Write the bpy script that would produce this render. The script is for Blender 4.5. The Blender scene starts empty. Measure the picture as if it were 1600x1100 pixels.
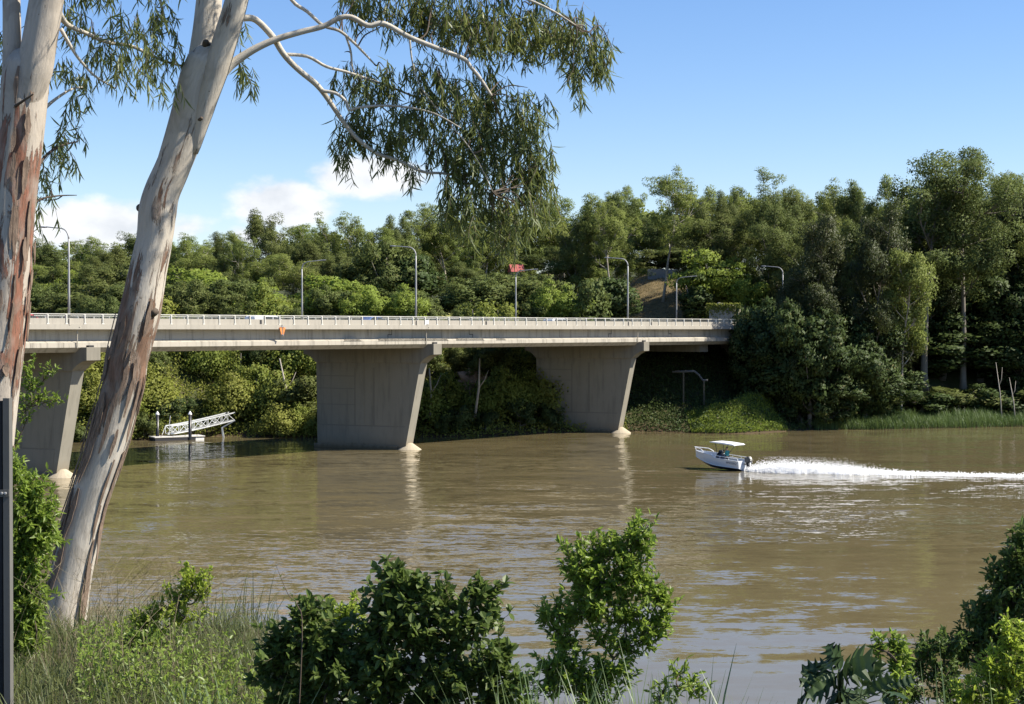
import bpy, math, random
import numpy as np
C = bpy.context.scene.collection
rng = np.random.default_rng(11)
random.seed(5)
H = 13.3            # camera height above the river
FPX = 2590.0        # focal length in photograph pixels (1600 wide)
PITCH = math.atan(36 / FPX)
SUN_AZ, SUN_EL = math.radians(-4), math.radians(46)   # azimuth measured from +X towards +Y
R = math.radians

def at(px, py, Y):
    dx, dz = (px - 800) / FPX, (550 - py) / FPX
    d = np.array([dx, math.cos(PITCH) + dz * math.sin(PITCH), -math.sin(PITCH) + dz * math.cos(PITCH)])
    return d * (Y / d[1]) + np.array([0, 0, H])

# ------------------------------------------------------------------ mesh helper
class MB:
    def __init__(s):
        s.V, s.F, s.n, s.A, s.N = [], [], 0, [], []
    def add(s, V, F, A=None, N=None):
        if N is not None: s.N.append(N)
        V = np.asarray(V, float).reshape(-1, 3)
        for f in (F if isinstance(F, list) else [F]):
            s.F.append(np.asarray(f, int).reshape(-1, np.asarray(f).shape[-1]) + s.n)
        s.V.append(V); s.A.append(V if A is None else np.asarray(A, float)); s.n += len(V)
    def box(s, lo, hi):
        x0, y0, z0 = lo; x1, y1, z1 = hi
        V = [(x0,y0,z0),(x1,y0,z0),(x1,y1,z0),(x0,y1,z0),(x0,y0,z1),(x1,y0,z1),(x1,y1,z1),(x0,y1,z1)]
        s.add(V, np.array([(0,3,2,1),(4,5,6,7),(0,1,5,4),(1,2,6,5),(2,3,7,6),(3,0,4,7)]))
    def bar(s, a, b, w, h=None, up=(0,0,1)):
        a, b = np.array(a, float), np.array(b, float); h = h or w
        d = (b - a) / np.linalg.norm(b - a); up = np.array(up, float)
        if abs(d @ up) > .98: up = np.array([0, 1., 0])
        x = np.cross(d, up); x /= np.linalg.norm(x); y = np.cross(x, d)
        V = [p + x * w / 2 * i + y * h / 2 * j for p in (a, b) for i, j in ((-1,-1),(1,-1),(1,1),(-1,1))]
        s.add(V, np.array([(0,1,2,3),(7,6,5,4),(0,4,5,1),(1,5,6,2),(2,6,7,3),(3,7,4,0)]))
    def prism(s, poly, ax, a0, a1):
        """extrude a 2-D polygon along axis ax (0,1,2); other coordinates keep their order"""
        n = len(poly); V = []
        for a in (a0, a1):
            for p in poly:
                v = [p[0], p[1]]; v.insert(ax, a); V.append(v)
        q = np.array([(i, (i+1) % n, n + (i+1) % n, n + i) for i in range(n)])
        s.add(V, [q, np.array([list(range(n))[::-1]]), np.array([list(range(n, 2*n))])])
    def tube(s, P, rad, n=8, cap=True, lump=0., lumpf=1., flat=None):
        P = np.asarray(P, float); m = len(P)
        rad = np.broadcast_to(np.asarray(rad, float), (m,))
        T = np.gradient(P, axis=0); T /= np.linalg.norm(T, axis=1)[:, None] + 1e-12
        ref = np.array([1., 0, 0]) if abs(T[0][0]) < .8 else np.array([0, 1., 0])
        V = np.zeros((m, n, 3)); A = np.zeros((m, n, 3)); L = 0
        x = np.cross(T[0], np.cross(ref, T[0]))
        th = np.arange(n) / n * 2 * math.pi
        for i in range(m):
            x = x - T[i] * (x @ T[i]); x /= np.linalg.norm(x) + 1e-12
            y = np.cross(T[i], x)
            if i: L += np.linalg.norm(P[i] - P[i-1])
            k = np.ones(n)
            if lump:
                k += lump * (np.sin(th*2 + L*1.3*lumpf) * .45 + np.sin(th*3 - L*2.1*lumpf + 1) * .4 + np.sin(th*5 + L*3.3*lumpf) * .25)
            rr = rad[i] * k
            V[i] = P[i] + np.outer(np.cos(th) * rr, x) + np.outer(np.sin(th) * rr, y)
            A[i] = np.stack([np.cos(th) * rad[i], np.sin(th) * rad[i], np.full(n, L)], 1)
        j = np.arange(n); q = []
        for i in range(m - 1):
            q.append(np.stack([i*n + j, i*n + (j+1) % n, (i+1)*n + (j+1) % n, (i+1)*n + j], 1))
        F = [np.concatenate(q)]
        if cap:
            F += [np.array([list(range(n))[::-1]]), np.array([list(range((m-1)*n, m*n))])]
        s.add(V.reshape(-1, 3), F, A.reshape(-1, 3))
    def lathe(s, prof, n=16, c=(0,0,0)):
        th = np.arange(n) / n * 2 * math.pi; m = len(prof)
        V = np.array([[(c[0] + r*math.cos(t), c[1] + r*math.sin(t), c[2] + z) for t in th] for r, z in prof]).reshape(-1, 3)
        j = np.arange(n)
        q = np.concatenate([np.stack([i*n + j, i*n + (j+1) % n, (i+1)*n + (j+1) % n, (i+1)*n + j], 1) for i in range(m-1)])
        s.add(V, [q, np.array([list(range(n))[::-1]]), np.array([list(range((m-1)*n, m*n))])])
    def build(s, name, mat, parent=None, smooth=False, attr=False):
        V = np.concatenate(s.V) if s.V else np.zeros((0, 3))
        me = bpy.data.meshes.new(name)
        me.vertices.add(len(V)); me.vertices.foreach_set('co', V.astype(np.float32).ravel())
        idx = np.concatenate([f.ravel() for f in s.F]); tot = np.concatenate([np.full(len(f), f.shape[1]) for f in s.F])
        me.loops.add(len(idx)); me.loops.foreach_set('vertex_index', idx.astype(np.int32))
        me.polygons.add(len(tot)); me.polygons.foreach_set('loop_start', np.concatenate([[0], np.cumsum(tot)[:-1]]).astype(np.int32))
        me.polygons.foreach_set('use_smooth', np.full(len(tot), bool(smooth)))
        me.update(calc_edges=True)
        if attr:
            a = me.attributes.new('bark', 'FLOAT_VECTOR', 'POINT')
            a.data.foreach_set('vector', np.concatenate(s.A).astype(np.float32).ravel())
        if s.N and sum(len(x) for x in s.N) == s.n:
            me.polygons.foreach_set('use_smooth', np.ones(len(tot), bool)); me.normals_split_custom_set_from_vertices(np.concatenate(s.N).astype(np.float32))
        if mat: me.materials.append(mat)
        o = bpy.data.objects.new(name, me); C.objects.link(o)
        if parent: o.parent = parent
        return o

def tag(o, label=None, cat=None, group=None, kind=None):
    if label: o['label'] = label
    if cat: o['category'] = cat
    if group: o['group'] = group
    if kind: o['kind'] = kind
    return o
def thing(name, label, cat, loc=(0,0,0), rz=0., group=None):
    o = bpy.data.objects.new(name, None); C.objects.link(o)
    o.location = loc; o.rotation_euler = (0, 0, rz)
    return tag(o, label, cat, group)
def dup(root, loc=None, rz=None, sc=None, label=None, group=None):
    def cp(o, par):
        c = o.copy(); C.objects.link(c)
        if par: c.parent = par
        for ch in list(o.children): cp(ch, c)
        return c
    r = cp(root, None)
    if loc is not None: r.location = loc
    if rz is not None: r.rotation_euler = (0, 0, rz)
    if sc is not None: r.scale = sc
    if label: r['label'] = label
    if group: r['group'] = group
    return r
def bevel(o, w, seg=2):
    m = o.modifiers.new('bevel', 'BEVEL'); m.width = w; m.segments = seg; m.limit_method = 'ANGLE'; m.angle_limit = R(35)
    return o

# ------------------------------------------------------------------ materials
class NT:
    def __init__(s, name):
        s.m = bpy.data.materials.new(name); s.m.use_nodes = True
        s.t = s.m.node_tree; s.t.nodes.clear()
        s.out = s.n('ShaderNodeOutputMaterial')
    def n(s, typ, **kw):
        nd = s.t.nodes.new(typ)
        for k, v in kw.items(): setattr(nd, k, v)
        return nd
    def l(s, a, b): s.t.links.new(a, b)
    def set(s, sock, v):
        if isinstance(v, bpy.types.NodeSocket): s.l(v, sock)
        else: sock.default_value = v
    def math(s, op, a, b=0., clamp=False):
        n = s.n('ShaderNodeMath', operation=op); n.use_clamp = clamp
        s.set(n.inputs[0], a); s.set(n.inputs[1], b); return n.outputs[0]
    def mix(s, f, a, b, blend='MIX'):
        n = s.n('ShaderNodeMix', data_type='RGBA', blend_type=blend)
        s.set(n.inputs[0], f)
        for k, v in ((6, a), (7, b)): s.set(n.inputs[k], v if isinstance(v, bpy.types.NodeSocket) else (*v, 1))
        return n.outputs[2]
    def ramp(s, f, stops):
        n = s.n('ShaderNodeValToRGB'); e = n.color_ramp.elements
        while len(e) < len(stops): e.new(.5)
        for k, (p, c) in enumerate(stops):
            e[k].position = p; e[k].color = (*c, 1) if isinstance(c, tuple) else (c, c, c, 1)
        s.l(f, n.inputs[0]); return n.outputs[0]
    def coord(s, which='Object', scale=(1,1,1), rot=(0,0,0), src=None):
        m = s.n('ShaderNodeMapping'); m.inputs['Scale'].default_value = scale; m.inputs['Rotation'].default_value = rot
        if src is None:
            src = s.n('ShaderNodeNewGeometry').outputs['Position'] if which == 'World' else s.n('ShaderNodeTexCoord').outputs[which]
        s.l(src, m.inputs[0]); return m.outputs[0]
    def noise(s, vec, scale, detail=4, rough=.55, dist=0.):
        n = s.n('ShaderNodeTexNoise'); n.inputs['Scale'].default_value = scale; n.inputs['Detail'].default_value = detail
        n.inputs['Roughness'].default_value = rough; n.inputs['Distortion'].default_value = dist
        s.l(vec, n.inputs['Vector']); return n.outputs[0]
    def bsdf(s, col, rough=.6, metal=0., spec=.5, normal=None, **kw):
        b = s.n('ShaderNodeBsdfPrincipled')
        s.set(b.inputs['Base Color'], col if isinstance(col, bpy.types.NodeSocket) else (*col, 1))
        s.set(b.inputs['Roughness'], rough); b.inputs['Metallic'].default_value = metal
        b.inputs['Specular IOR Level'].default_value = spec
        for k, v in kw.items(): s.set(b.inputs[k], v)
        if normal is not None: s.l(normal, b.inputs['Normal'])
        return b.outputs[0]
    def bump(s, h, strength=.3, dist=.02):
        b = s.n('ShaderNodeBump'); b.inputs['Strength'].default_value = strength; b.inputs['Distance'].default_value = dist
        s.l(h, b.inputs['Height']); return b.outputs[0]
    def done(s, sh):
        s.l(sh, s.out.inputs[0]); return s.m

def M_simple(name, col, rough=.5, metal=0., var=.12, scale=6., spec=.5):
    t = NT(name); v = t.coord()
    n = t.noise(v, scale, 5)
    c = t.mix(t.math('MULTIPLY', n, 1.), tuple(x * (1 - var) for x in col), tuple(min(1, x * (1 + var)) for x in col))
    return t.done(t.bsdf(c, rough, metal, spec, t.bump(n, .08, .01)))
def M_leaf(name, dark, light, warm=None, trans=.3, rough=.5, nscale=.35, spec=.35, tcol=None):
    t = NT(name); g = t.n('ShaderNodeNewGeometry'); oi = t.n('ShaderNodeObjectInfo')
    n = t.noise(t.coord(), nscale, 3)
    f = t.math('ADD', t.math('MULTIPLY', g.outputs['Random Per Island'], .55), t.math('MULTIPLY', t.math('SUBTRACT', n, .28), 1.1), True)
    c = t.mix(f, dark, light)
    if warm:
        w = t.math('MULTIPLY', oi.outputs['Random'], .45)
        c = t.mix(w, c, warm)
        d = t.math('GREATER_THAN', g.outputs['Random Per Island'], .965)
        c = t.mix(t.math('MULTIPLY', d, .5), c, (.16, .12, .05))
    b = t.bsdf(c, rough, 0, spec)
    tr = t.n('ShaderNodeBsdfTranslucent')
    tc = t.mix(.6, c, tcol or tuple(min(1, x * 1.5) for x in light)); t.l(tc, tr.inputs[0])
    mx = t.n('ShaderNodeMixShader'); mx.inputs[0].default_value = trans
    t.l(b, mx.inputs[1]); t.l(tr.outputs[0], mx.inputs[2])
    return t.done(mx.outputs[0])
def M_bark(name, cream, grey, brown, red, amt, lo, hi, side=0.):
    """smooth gum bark with peeling brown strips; amt = how much of it is peeling; lo..hi = metres along the trunk where most peels"""
    t = NT(name); a = t.n('ShaderNodeAttribute'); a.attribute_name = 'bark'; vec = a.outputs['Vector']
    sep = t.n('ShaderNodeSeparateXYZ'); t.l(vec, sep.inputs[0])
    fine = t.noise(t.coord(src=vec, scale=(1, 1, .16)), 34, 7, .7, .3)
    streak = t.noise(t.coord(src=vec, scale=(1, 1, .13)), 9., 7, .68, .5)
    blot = t.noise(t.coord(src=vec, scale=(1, 1, .45)), 5, 4, .55, .6)
    big = t.noise(t.coord(src=vec, scale=(1, 1, .35)), 1.6, 3)
    zone = t.math('MULTIPLY', t.n_map(sep.outputs[2], lo - .8, lo + .5) , t.n_map(sep.outputs[2], hi + .5, hi - .8))
    base = t.mix(t.ramp(blot, [(.5, 0.), (.58, .7)]), cream, grey)
    base = t.mix(t.math('MULTIPLY', t.ramp(big, [(.42, 0.), (.68, 1.)]), .6), base, (cream[0] * .82, cream[1] * .75, cream[2] * .68))
    base = t.mix(t.math('MULTIPLY', t.ramp(fine, [(.4, 0.), (.7, 1.)]), .45), base, tuple(x * .66 for x in cream))
    th = t.math('ADD', t.math('ADD', streak, t.math('MULTIPLY', t.math('SUBTRACT', big, .5), .5)), t.math('MULTIPLY', zone, amt))
    if side:      # old bark still clings to the weather side, low on the trunk
        dv = t.math('MULTIPLY', t.math('ADD', t.math('MULTIPLY', sep.outputs[0], .85), t.math('MULTIPLY', sep.outputs[1], .5)), -1.)
        th = t.math('ADD', th, t.math('MULTIPLY', t.math('MULTIPLY', t.n_map(dv, .08, .22), t.n_map(sep.outputs[2], 5.6, 4.6)), side))
    peel = t.ramp(t.math('ADD', th, t.math('MULTIPLY', t.math('SUBTRACT', fine, .5), .10)), [(.62, 0.), (.655, 1.)])
    pc = t.mix(t.ramp(fine, [(.35, 0.), (.62, 1.)]), brown, red)
    fib = t.noise(t.coord(src=vec, scale=(1, 1, .07)), 60, 4, .7)
    pc = t.mix(t.ramp(fib, [(.5, 0.), (.72, .75)]), pc, (.05, .032, .022)); pc = t.mix(t.math('MULTIPLY', t.ramp(blot, [(.45, 0.), (.65, 1.)]), .55), pc, tuple(x * .72 for x in cream))
    c = t.mix(peel, base, pc)
    spot = t.noise(t.coord(src=vec, scale=(1, 1, .6)), 30, 2)
    c = t.mix(t.ramp(spot, [(.72, 0.), (.76, .8)]), c, (.07, .05, .035))
    hgt = t.math('ADD', t.math('MULTIPLY', peel, .7), t.math('MULTIPLY', fine, .5))
    return t.done(t.bsdf(c, .8, 0, .2, t.bump(hgt, .9, .025)))
def n_map(s, v, a, b):
    n = s.n('ShaderNodeMapRange'); n.inputs[1].default_value = a; n.inputs[2].default_value = b; n.clamp = True
    s.l(v, n.inputs[0]); return n.outputs[0]
NT.n_map = n_map

def M_concrete(name, col, streak=.35, warm=(.33,.27,.2), tide=False):
    t = NT(name); v = t.coord()
    big = t.noise(v, .5, 5, .6); fine = t.noise(v, 9, 5, .6)
    st = t.noise(t.coord(scale=(1.3, 1.3, .12)), 1.6, 5, .65)
    c = t.mix(big, tuple(x * .86 for x in col), tuple(x * 1.1 for x in col))
    c = t.mix(t.math('MULTIPLY', t.ramp(st, [(.5, 0.), (.68, 1.)]), streak), c, tuple(x * .45 for x in col))
    c = t.mix(t.math('MULTIPLY', t.ramp(fine, [(.55, 0.), (.75, 1.)]), .3), c, warm)
    if tide:
        sp = t.n('ShaderNodeSeparateXYZ'); t.l(v, sp.inputs[0]); z = t.math('ADD', sp.outputs[2], t.math('MULTIPLY', t.math('SUBTRACT', st, .5), 1.2))
        c = t.mix(t.math('MULTIPLY', t.n_map(z, 1.5, .3), .55), c, (.20, .15, .09)); c = t.mix(t.math('MULTIPLY', t.n_map(z, .55, .1), .7), c, (.07, .06, .035))
        z2 = t.math('ADD', sp.outputs[2], t.math('MULTIPLY', st, 5.)); c = t.mix(t.math('MULTIPLY', t.n_map(z2, 11., 13.5), .35), c, (.10, .09, .075))
    return t.done(t.bsdf(c, .9, 0, .2, t.bump(fine, .2, .01)))

CONC = M_concrete('concrete', (.39, .36, .30), .3)
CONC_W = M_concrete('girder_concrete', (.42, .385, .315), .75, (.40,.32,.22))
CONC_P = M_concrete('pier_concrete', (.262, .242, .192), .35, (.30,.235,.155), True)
CONC_J = M_simple('form_joint', (.20, .183, .145), .95)
DARK = M_simple('dark_rubber', (.02, .02, .022), .7)
STEEL = M_simple('galvanised_steel', (.34, .34, .33), .55, .15)
RAILM = M_simple('painted_rail', (.62, .60, .53), .5, .1)
BALU = M_simple('weathered_baluster', (.20, .21, .19), .6, .2)
ALU = M_simple('aluminium', (.72, .74, .74), .38, .35)
WHITE = M_simple('white_paint', (.82, .82, .80), .35, 0, .04)
BLACK = M_simple('black_plastic', (.018, .018, .02), .35)
ASPH = M_simple('asphalt', (.05, .05, .052), .9)
ORANGE = M_simple('orange_paint', (.75, .24, .06), .5)
GLASS = M_simple('dark_window_glass', (.03, .04, .05), .08, 0, .05, 2)
# ------------------------------------------------------------------ camera, sun, sky
cam = bpy.data.objects.new('camera', bpy.data.cameras.new('camera')); C.objects.link(cam)
cam.data.sensor_width = 36; cam.data.lens = 36 * FPX / 1600; cam.data.clip_end = 6000; cam.data.clip_start = .1
cam.location = (0, 0, H); cam.rotation_euler = (math.pi / 2 - PITCH, 0, 0)
bpy.context.scene.camera = cam
sl = bpy.data.lights.new('sun', 'SUN'); sl.energy = 5.0; sl.angle = R(.5); sl.color = (1, .93, .82)
so = bpy.data.objects.new('sun', sl); C.objects.link(so)
from mathutils import Vector
so.rotation_euler = Vector((-math.cos(SUN_EL)*math.cos(SUN_AZ), -math.cos(SUN_EL)*math.sin(SUN_AZ), -math.sin(SUN_EL))).to_track_quat('-Z', 'Y').to_euler()
sc = bpy.context.scene
sc.view_settings.view_transform = 'Standard'; sc.view_settings.look = 'None'; sc.view_settings.exposure = 0.92
sc.cycles.max_bounces = 7; sc.cycles.transparent_max_bounces = 6; sc.cycles.diffuse_bounces = 3; sc.cycles.glossy_bounces = 3
sc.cycles.transmission_bounces = 3; sc.cycles.sample_clamp_indirect = 6
w = bpy.data.worlds.new('World'); sc.world = w; w.use_nodes = True
def build_world():
    t = NT.__new__(NT); t.t = w.node_tree; t.t.nodes.clear()
    out = t.n('ShaderNodeOutputWorld'); bg = t.n('ShaderNodeBackground'); bg.inputs[1].default_value = .075
    sky = t.n('ShaderNodeTexSky', sky_type='NISHITA'); sky.sun_disc = False
    sky.sun_elevation = SUN_EL; sky.sun_rotation = math.pi / 2 - SUN_AZ
    sky.air_density = 1.0; sky.dust_density = .0; sky.ozone_density = 1.6
    g = t.n('ShaderNodeTexCoord').outputs['Generated']
    s3 = t.n('ShaderNodeSeparateXYZ'); t.l(g, s3.inputs[0])
    az = t.math('ARCTAN2', s3.outputs[0], s3.outputs[1]); el = t.math('ARCSINE', s3.outputs[2])
    def nz(sc_, det, off=0.):
        m = t.n('ShaderNodeMapping'); m.inputs['Scale'].default_value = (sc_, sc_, sc_ * 1.7); m.inputs['Location'].default_value = (off, 0, 0)
        t.l(g, m.inputs[0]); n = t.n('ShaderNodeTexNoise'); n.inputs['Scale'].default_value = 1; n.inputs['Detail'].default_value = det
        n.inputs['Roughness'].default_value = .55; t.l(m.outputs[0], n.inputs['Vector']); return n.outputs[0]
    n1 = t.math('SUBTRACT', nz(34, 7), .5); n2 = t.math('SUBTRACT', nz(90, 5, 3.), .5)
    mask = None
    # cumulus low over the hills: azimuth, elevation, half width, half height (radians), density
    for a0, e0, wa, we, k in ((-.250, .0600, .055, .019, 1.7), (-.138, .0740, .036, .019, 1.7), (-.086, .0910, .042, .0155, 1.8),
                              (-.195, .060, .022, .010, .8), (-.155, .055, .03, .008, 1.), (-.33, .062, .05, .02, 1.),
                              (.45, .10, .07, .02, .8), (-.6, .13, .1, .03, .8)):
        da = t.math('DIVIDE', t.math('SUBTRACT', az, a0), wa); de = t.math('DIVIDE', t.math('SUBTRACT', el, e0), we)
        d = t.math('SQRT', t.math('ADD', t.math('MULTIPLY', da, da), t.math('MULTIPLY', de, de)))
        v = t.math('MULTIPLY', t.math('SUBTRACT', 1., d), k)
        mask = v if mask is None else t.math('MAXIMUM', mask, v)
    m = t.math('ADD', mask, t.math('ADD', t.math('MULTIPLY', n1, 1.3), t.math('MULTIPLY', n2, .6)))
    mm = t.n('ShaderNodeMapRange'); mm.interpolation_type = 'SMOOTHSTEP'
    mm.inputs[1].default_value = 0.02; mm.inputs[2].default_value = .8; mm.inputs[4].default_value = .96; t.l(m, mm.inputs[0])
    # cloud tone: bright tops, slightly grey where the noise is thick
    tone = t.ramp(t.math('ADD', .5, t.math('MULTIPLY', n1, 1.6)), [(.25, (7.4, 7.9, 8.9)), (.6, (9.3, 9.4, 9.8))]) if False else None
    cc = t.mix(t.math('ADD', .5, t.math('MULTIPLY', n1, 2.), True), (5.4, 5.7, 6.2), (8.2, 8.25, 8.3))
    up = t.n('ShaderNodeMapRange'); up.inputs[1].default_value = -.02; up.inputs[2].default_value = .01; t.l(el, up.inputs[0])
    fac = t.math('MULTIPLY', mm.outputs[0], up.outputs[0])
    hsv = t.n('ShaderNodeHueSaturation'); hsv.inputs['Saturation'].default_value = 1.2; hsv.inputs['Value'].default_value = 1.0
    t.l(sky.outputs[0], hsv.inputs['Color'])
    t.l(t.mix(fac, t.mix(1., hsv.outputs[0], (.99, 1.0, 1.18), 'MULTIPLY'), cc), bg.inputs[0]); t.l(bg.outputs[0], out.inputs[0])
build_world()

# ------------------------------------------------------------------ land
def ss(x, a, b):
    x = np.clip((np.asarray(x, float) - a) / (b - a), 0, 1); return x * x * (3 - 2 * x)
def wob(X, Y, f, s=0.):
    return np.sin(X*f + s) * .5 + np.sin(X*f*2.3 - Y*f*1.1 + 1.7*s) * .3 + np.sin(Y*f*1.9 + X*f*.7 + s*3) * .3
def shore(X):
    return 208.0 + .25 * X + 3 * np.exp(-((X - 14) / 12.) ** 2) + 6.5 * np.exp(-((X + 36) / 8.) ** 2) - 4.5 * np.exp(-((X - 28) / 6.) ** 2) + wob(X, 0 * X, .21) * 1.2
def far_z(X, Y):
    X, Y = np.asarray(X, float), np.asarray(Y, float)
    d = Y - shore(X)
    L = np.interp(d, [-30, -3, 0, 4, 8, 18, 24, 48, 90, 150, 300, 900, 2500], [-4, -1.2, 0.05, 1.6, 4, 11, 12.6, 13.2, 14.5, 16, 20, 50, 75])
    Rr = np.interp(d, [-30, -3, 0, 7, 14, 26, 40, 90, 150, 300, 900, 2500], [-4, -1.0, .08, 1.0, 3.2, 10, 13, 20, 25, 29, 54, 75])
    k = ss(X, 10, 30)
    z = L * (1 - k) + Rr * k
    z = z + 5.5 * np.exp(-((X - 24) / 16.) ** 2 - ((d - 72) / 30.) ** 2) + 3 * np.exp(-((X + 10) / 9.) ** 2 - ((d - 50) / 16.) ** 2)
    z = z + 3.6 * np.exp(-((X - 31) / 4.5) ** 2 - ((d - 6.) / 3.2) ** 2)
    return z + wob(X, Y, .35, 1.) * .35 * ss(d, 1, 6) * (1 - .5 * ss(d, 20, 60))
def near_z(X, Y):
    X, Y = np.asarray(X, float), np.asarray(Y, float)
    k = ss(X, -3.2, .5)
    l = np.interp(Y, [-60, -20, 0, 14, 20, 22, 38, 44, 60], [13.5, 12.2, 11.7, 10.25, 9.75, 9.2, -.1, -2, -3])
    r = np.interp(Y, [-60, -20, 0, 8, 12, 27, 34, 60], [13.5, 12.2, 11.7, 9.9, 8.4, -.1, -2, -3])
    return l * (1 - k) + r * k + wob(X, Y, .9, 2.) * .10
def grid(xs, ys, f):
    X, Y = np.meshgrid(xs, ys); Z = f(X, Y); nx, ny = len(xs), len(ys)
    i, j = np.meshgrid(np.arange(nx - 1), np.arange(ny - 1)); a = (j * nx + i).ravel()
    mb = MB(); mb.add(np.stack([X, Y, Z], -1).reshape(-1, 3), np.stack([a, a + 1, a + nx + 1, a + nx], 1)); return mb
def M_ground(name, a, b, c2, s1, s2):
    t = NT(name); v = t.coord('World'); n = t.noise(v, s1, 5); m = t.noise(v, s2, 6, .65)
    c = t.mix(t.ramp(n, [(.4, 0.), (.6, 1.)]), a, b); c = t.mix(t.ramp(m, [(.52, 0.), (.66, 1.)]), c, c2)
    sp = t.n('ShaderNodeSeparateXYZ'); t.l(v, sp.inputs[0]); c = t.mix(t.n_map(t.math('ADD', sp.outputs[2], m), 1.6, .9), c, (.07, .05, .03))
    return t.done(t.bsdf(c, .95, 0, .1, t.bump(m, .6, .15)))
G_FAR = M_ground('bank_soil', (.035, .045, .018), (.07, .075, .03), (.09, .07, .04), .09, .7)
G_NEAR = M_ground('near_soil', (.05, .055, .025), (.08, .07, .04), (.05, .04, .025), .8, 5)
xs = np.unique(np.concatenate([np.linspace(-1500, -140, 14), np.linspace(-140, 150, 146), np.linspace(150, 1500, 14)]))
ys = np.unique(np.concatenate([np.linspace(150, 300, 101), np.linspace(300, 460, 33), np.linspace(460, 2500, 18)]))
tag(grid(xs, ys, far_z).build('far_bank_terrain', G_FAR, smooth=True), kind='structure')
xs = np.unique(np.concatenate([np.linspace(-400, -30, 10), np.linspace(-30, 40, 141), np.linspace(40, 400, 10)])); ys = np.linspace(-60, 60, 161)
tag(grid(xs, ys, near_z).build('near_bank_ground', G_NEAR, smooth=True), kind='structure')

def M_dry(name, a, b):
    t = NT(name); v = t.coord('World'); n = t.noise(v, .8, 6, .65)
    return t.done(t.bsdf(t.mix(t.ramp(n, [(.35, 0.), (.65, 1.)]), a, b), .95, 0, .1, t.bump(n, .5, .2)))
def patch(name, cx, d0, rx, d1, mat):
    mb = MB(); nx, ny = 26, 22; V = []
    for j in range(ny):
        for i in range(nx):
            u, v = i / (nx - 1) * 2 - 1, j / (ny - 1)
            X = cx + u * rx * (1 + .15 * math.sin(v * 7 + u * 2)); Y = float(shore(X)) + d0 + v * (d1 - d0) + .8 * math.sin(u * 9)
            V.append((X, Y, float(far_z(X, Y)) + .10 - .5 * (max(abs(u), abs(2 * v - 1)) ** 8)))
    i, j = np.meshgrid(np.arange(nx - 1), np.arange(ny - 1)); a = (j * nx + i).ravel()
    mb.add(V, np.stack([a, a + 1, a + nx + 1, a + nx], 1)); return tag(mb.build(name, mat, smooth=True), kind='structure')
patch('dry_grass_slope', 25.5, 32, 8, 92, M_dry('dry_grass', (.22, .165, .085), (.10, .085, .045)))
patch('pale_grass_slope', -10.5, 34, 4.5, 64, M_dry('pale_grass', (.30, .30, .10), (.18, .20, .07)))

# ------------------------------------------------------------------ water
def M_water():
    t = NT('muddy_water'); v = t.coord('World')
    # calm lanes and wind-ruffled lanes across the river
    lane = t.noise(t.coord('World', (.020, .06, 1), (0, 0, .1)), 1., 5, .6, 1.)
    ruff = t.ramp(lane, [(.40, .25), (.60, 1.)])
    p = t.n('ShaderNodeSeparateXYZ'); t.l(v, p.inputs[0]); Y = p.outputs[1]
    lee = t.n_map(Y, 66, 100)                     # smooth under the near bank, ruffled in mid river
    far = t.n_map(Y, 200, 120)
    amp = t.math('MULTIPLY', ruff, t.math('MULTIPLY', t.math('ADD', .10, t.math('MULTIPLY', lee, .9)), t.math('ADD', .35, t.math('MULTIPLY', far, .65))))
    def slope(scale, rz, k, detail=3):
        # two independent noise channels are the surface slopes along x and y
        n = t.n('ShaderNodeTexNoise'); n.inputs['Scale'].default_value = 1.; n.inputs['Detail'].default_value = detail; n.inputs['Distortion'].default_value = .3
        t.l(t.coord('World', scale, (0, 0, rz)), n.inputs['Vector'])
        a = t.n('ShaderNodeVectorMath', operation='SUBTRACT'); t.l(n.outputs['Color'], a.inputs[0]); a.inputs[1].default_value = (.5, .5, .5)
        b = t.n('ShaderNodeVectorMath', operation='SCALE'); t.l(a.outputs[0], b.inputs[0]); t.set(b.inputs['Scale'], k); return b.outputs[0]
    vs = None
    for s_ in (slope((.09, .25, 1), .15, .10, 2), slope((.30, .85, 1), .25, t.math('ADD', .06, t.math('MULTIPLY', amp, .20))), slope((.95, 2.5, 1), -.15, t.math('MULTIPLY', amp, .38)), slope((3.2, 7.5, 1), .05, t.math('MULTIPLY', amp, .34))):
        if vs is None: vs = s_
        else:
            a = t.n('ShaderNodeVectorMath', operation='ADD'); t.l(vs, a.inputs[0]); t.l(s_, a.inputs[1]); vs = a.outputs[0]
    a = t.n('ShaderNodeVectorMath', operation='MULTIPLY'); t.l(vs, a.inputs[0]); a.inputs[1].default_value = (.55, 1, 0)
    b = t.n('ShaderNodeVectorMath', operation='ADD'); t.l(a.outputs[0], b.inputs[0]); b.inputs[1].default_value = (0, 0, 1)
    nv = t.n('ShaderNodeVectorMath', operation='NORMALIZE'); t.l(b.outputs[0], nv.inputs[0])
    mud = t.noise(t.coord('World', (.02, .04, 1)), 1., 4)
    c = t.mix(mud, (.124, .099, .049), (.158, .128, .066))
    return t.done(t.bsdf(c, .04, 0, .5, nv.outputs[0], IOR=1.33))
mb = MB(); mb.add([(-900, 10, 0), (900, 10, 0), (900, 420, 0), (-900, 420, 0)], np.array([(0, 1, 2, 3)]))
tag(mb.build('river_water', M_water()), kind='structure')

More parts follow.
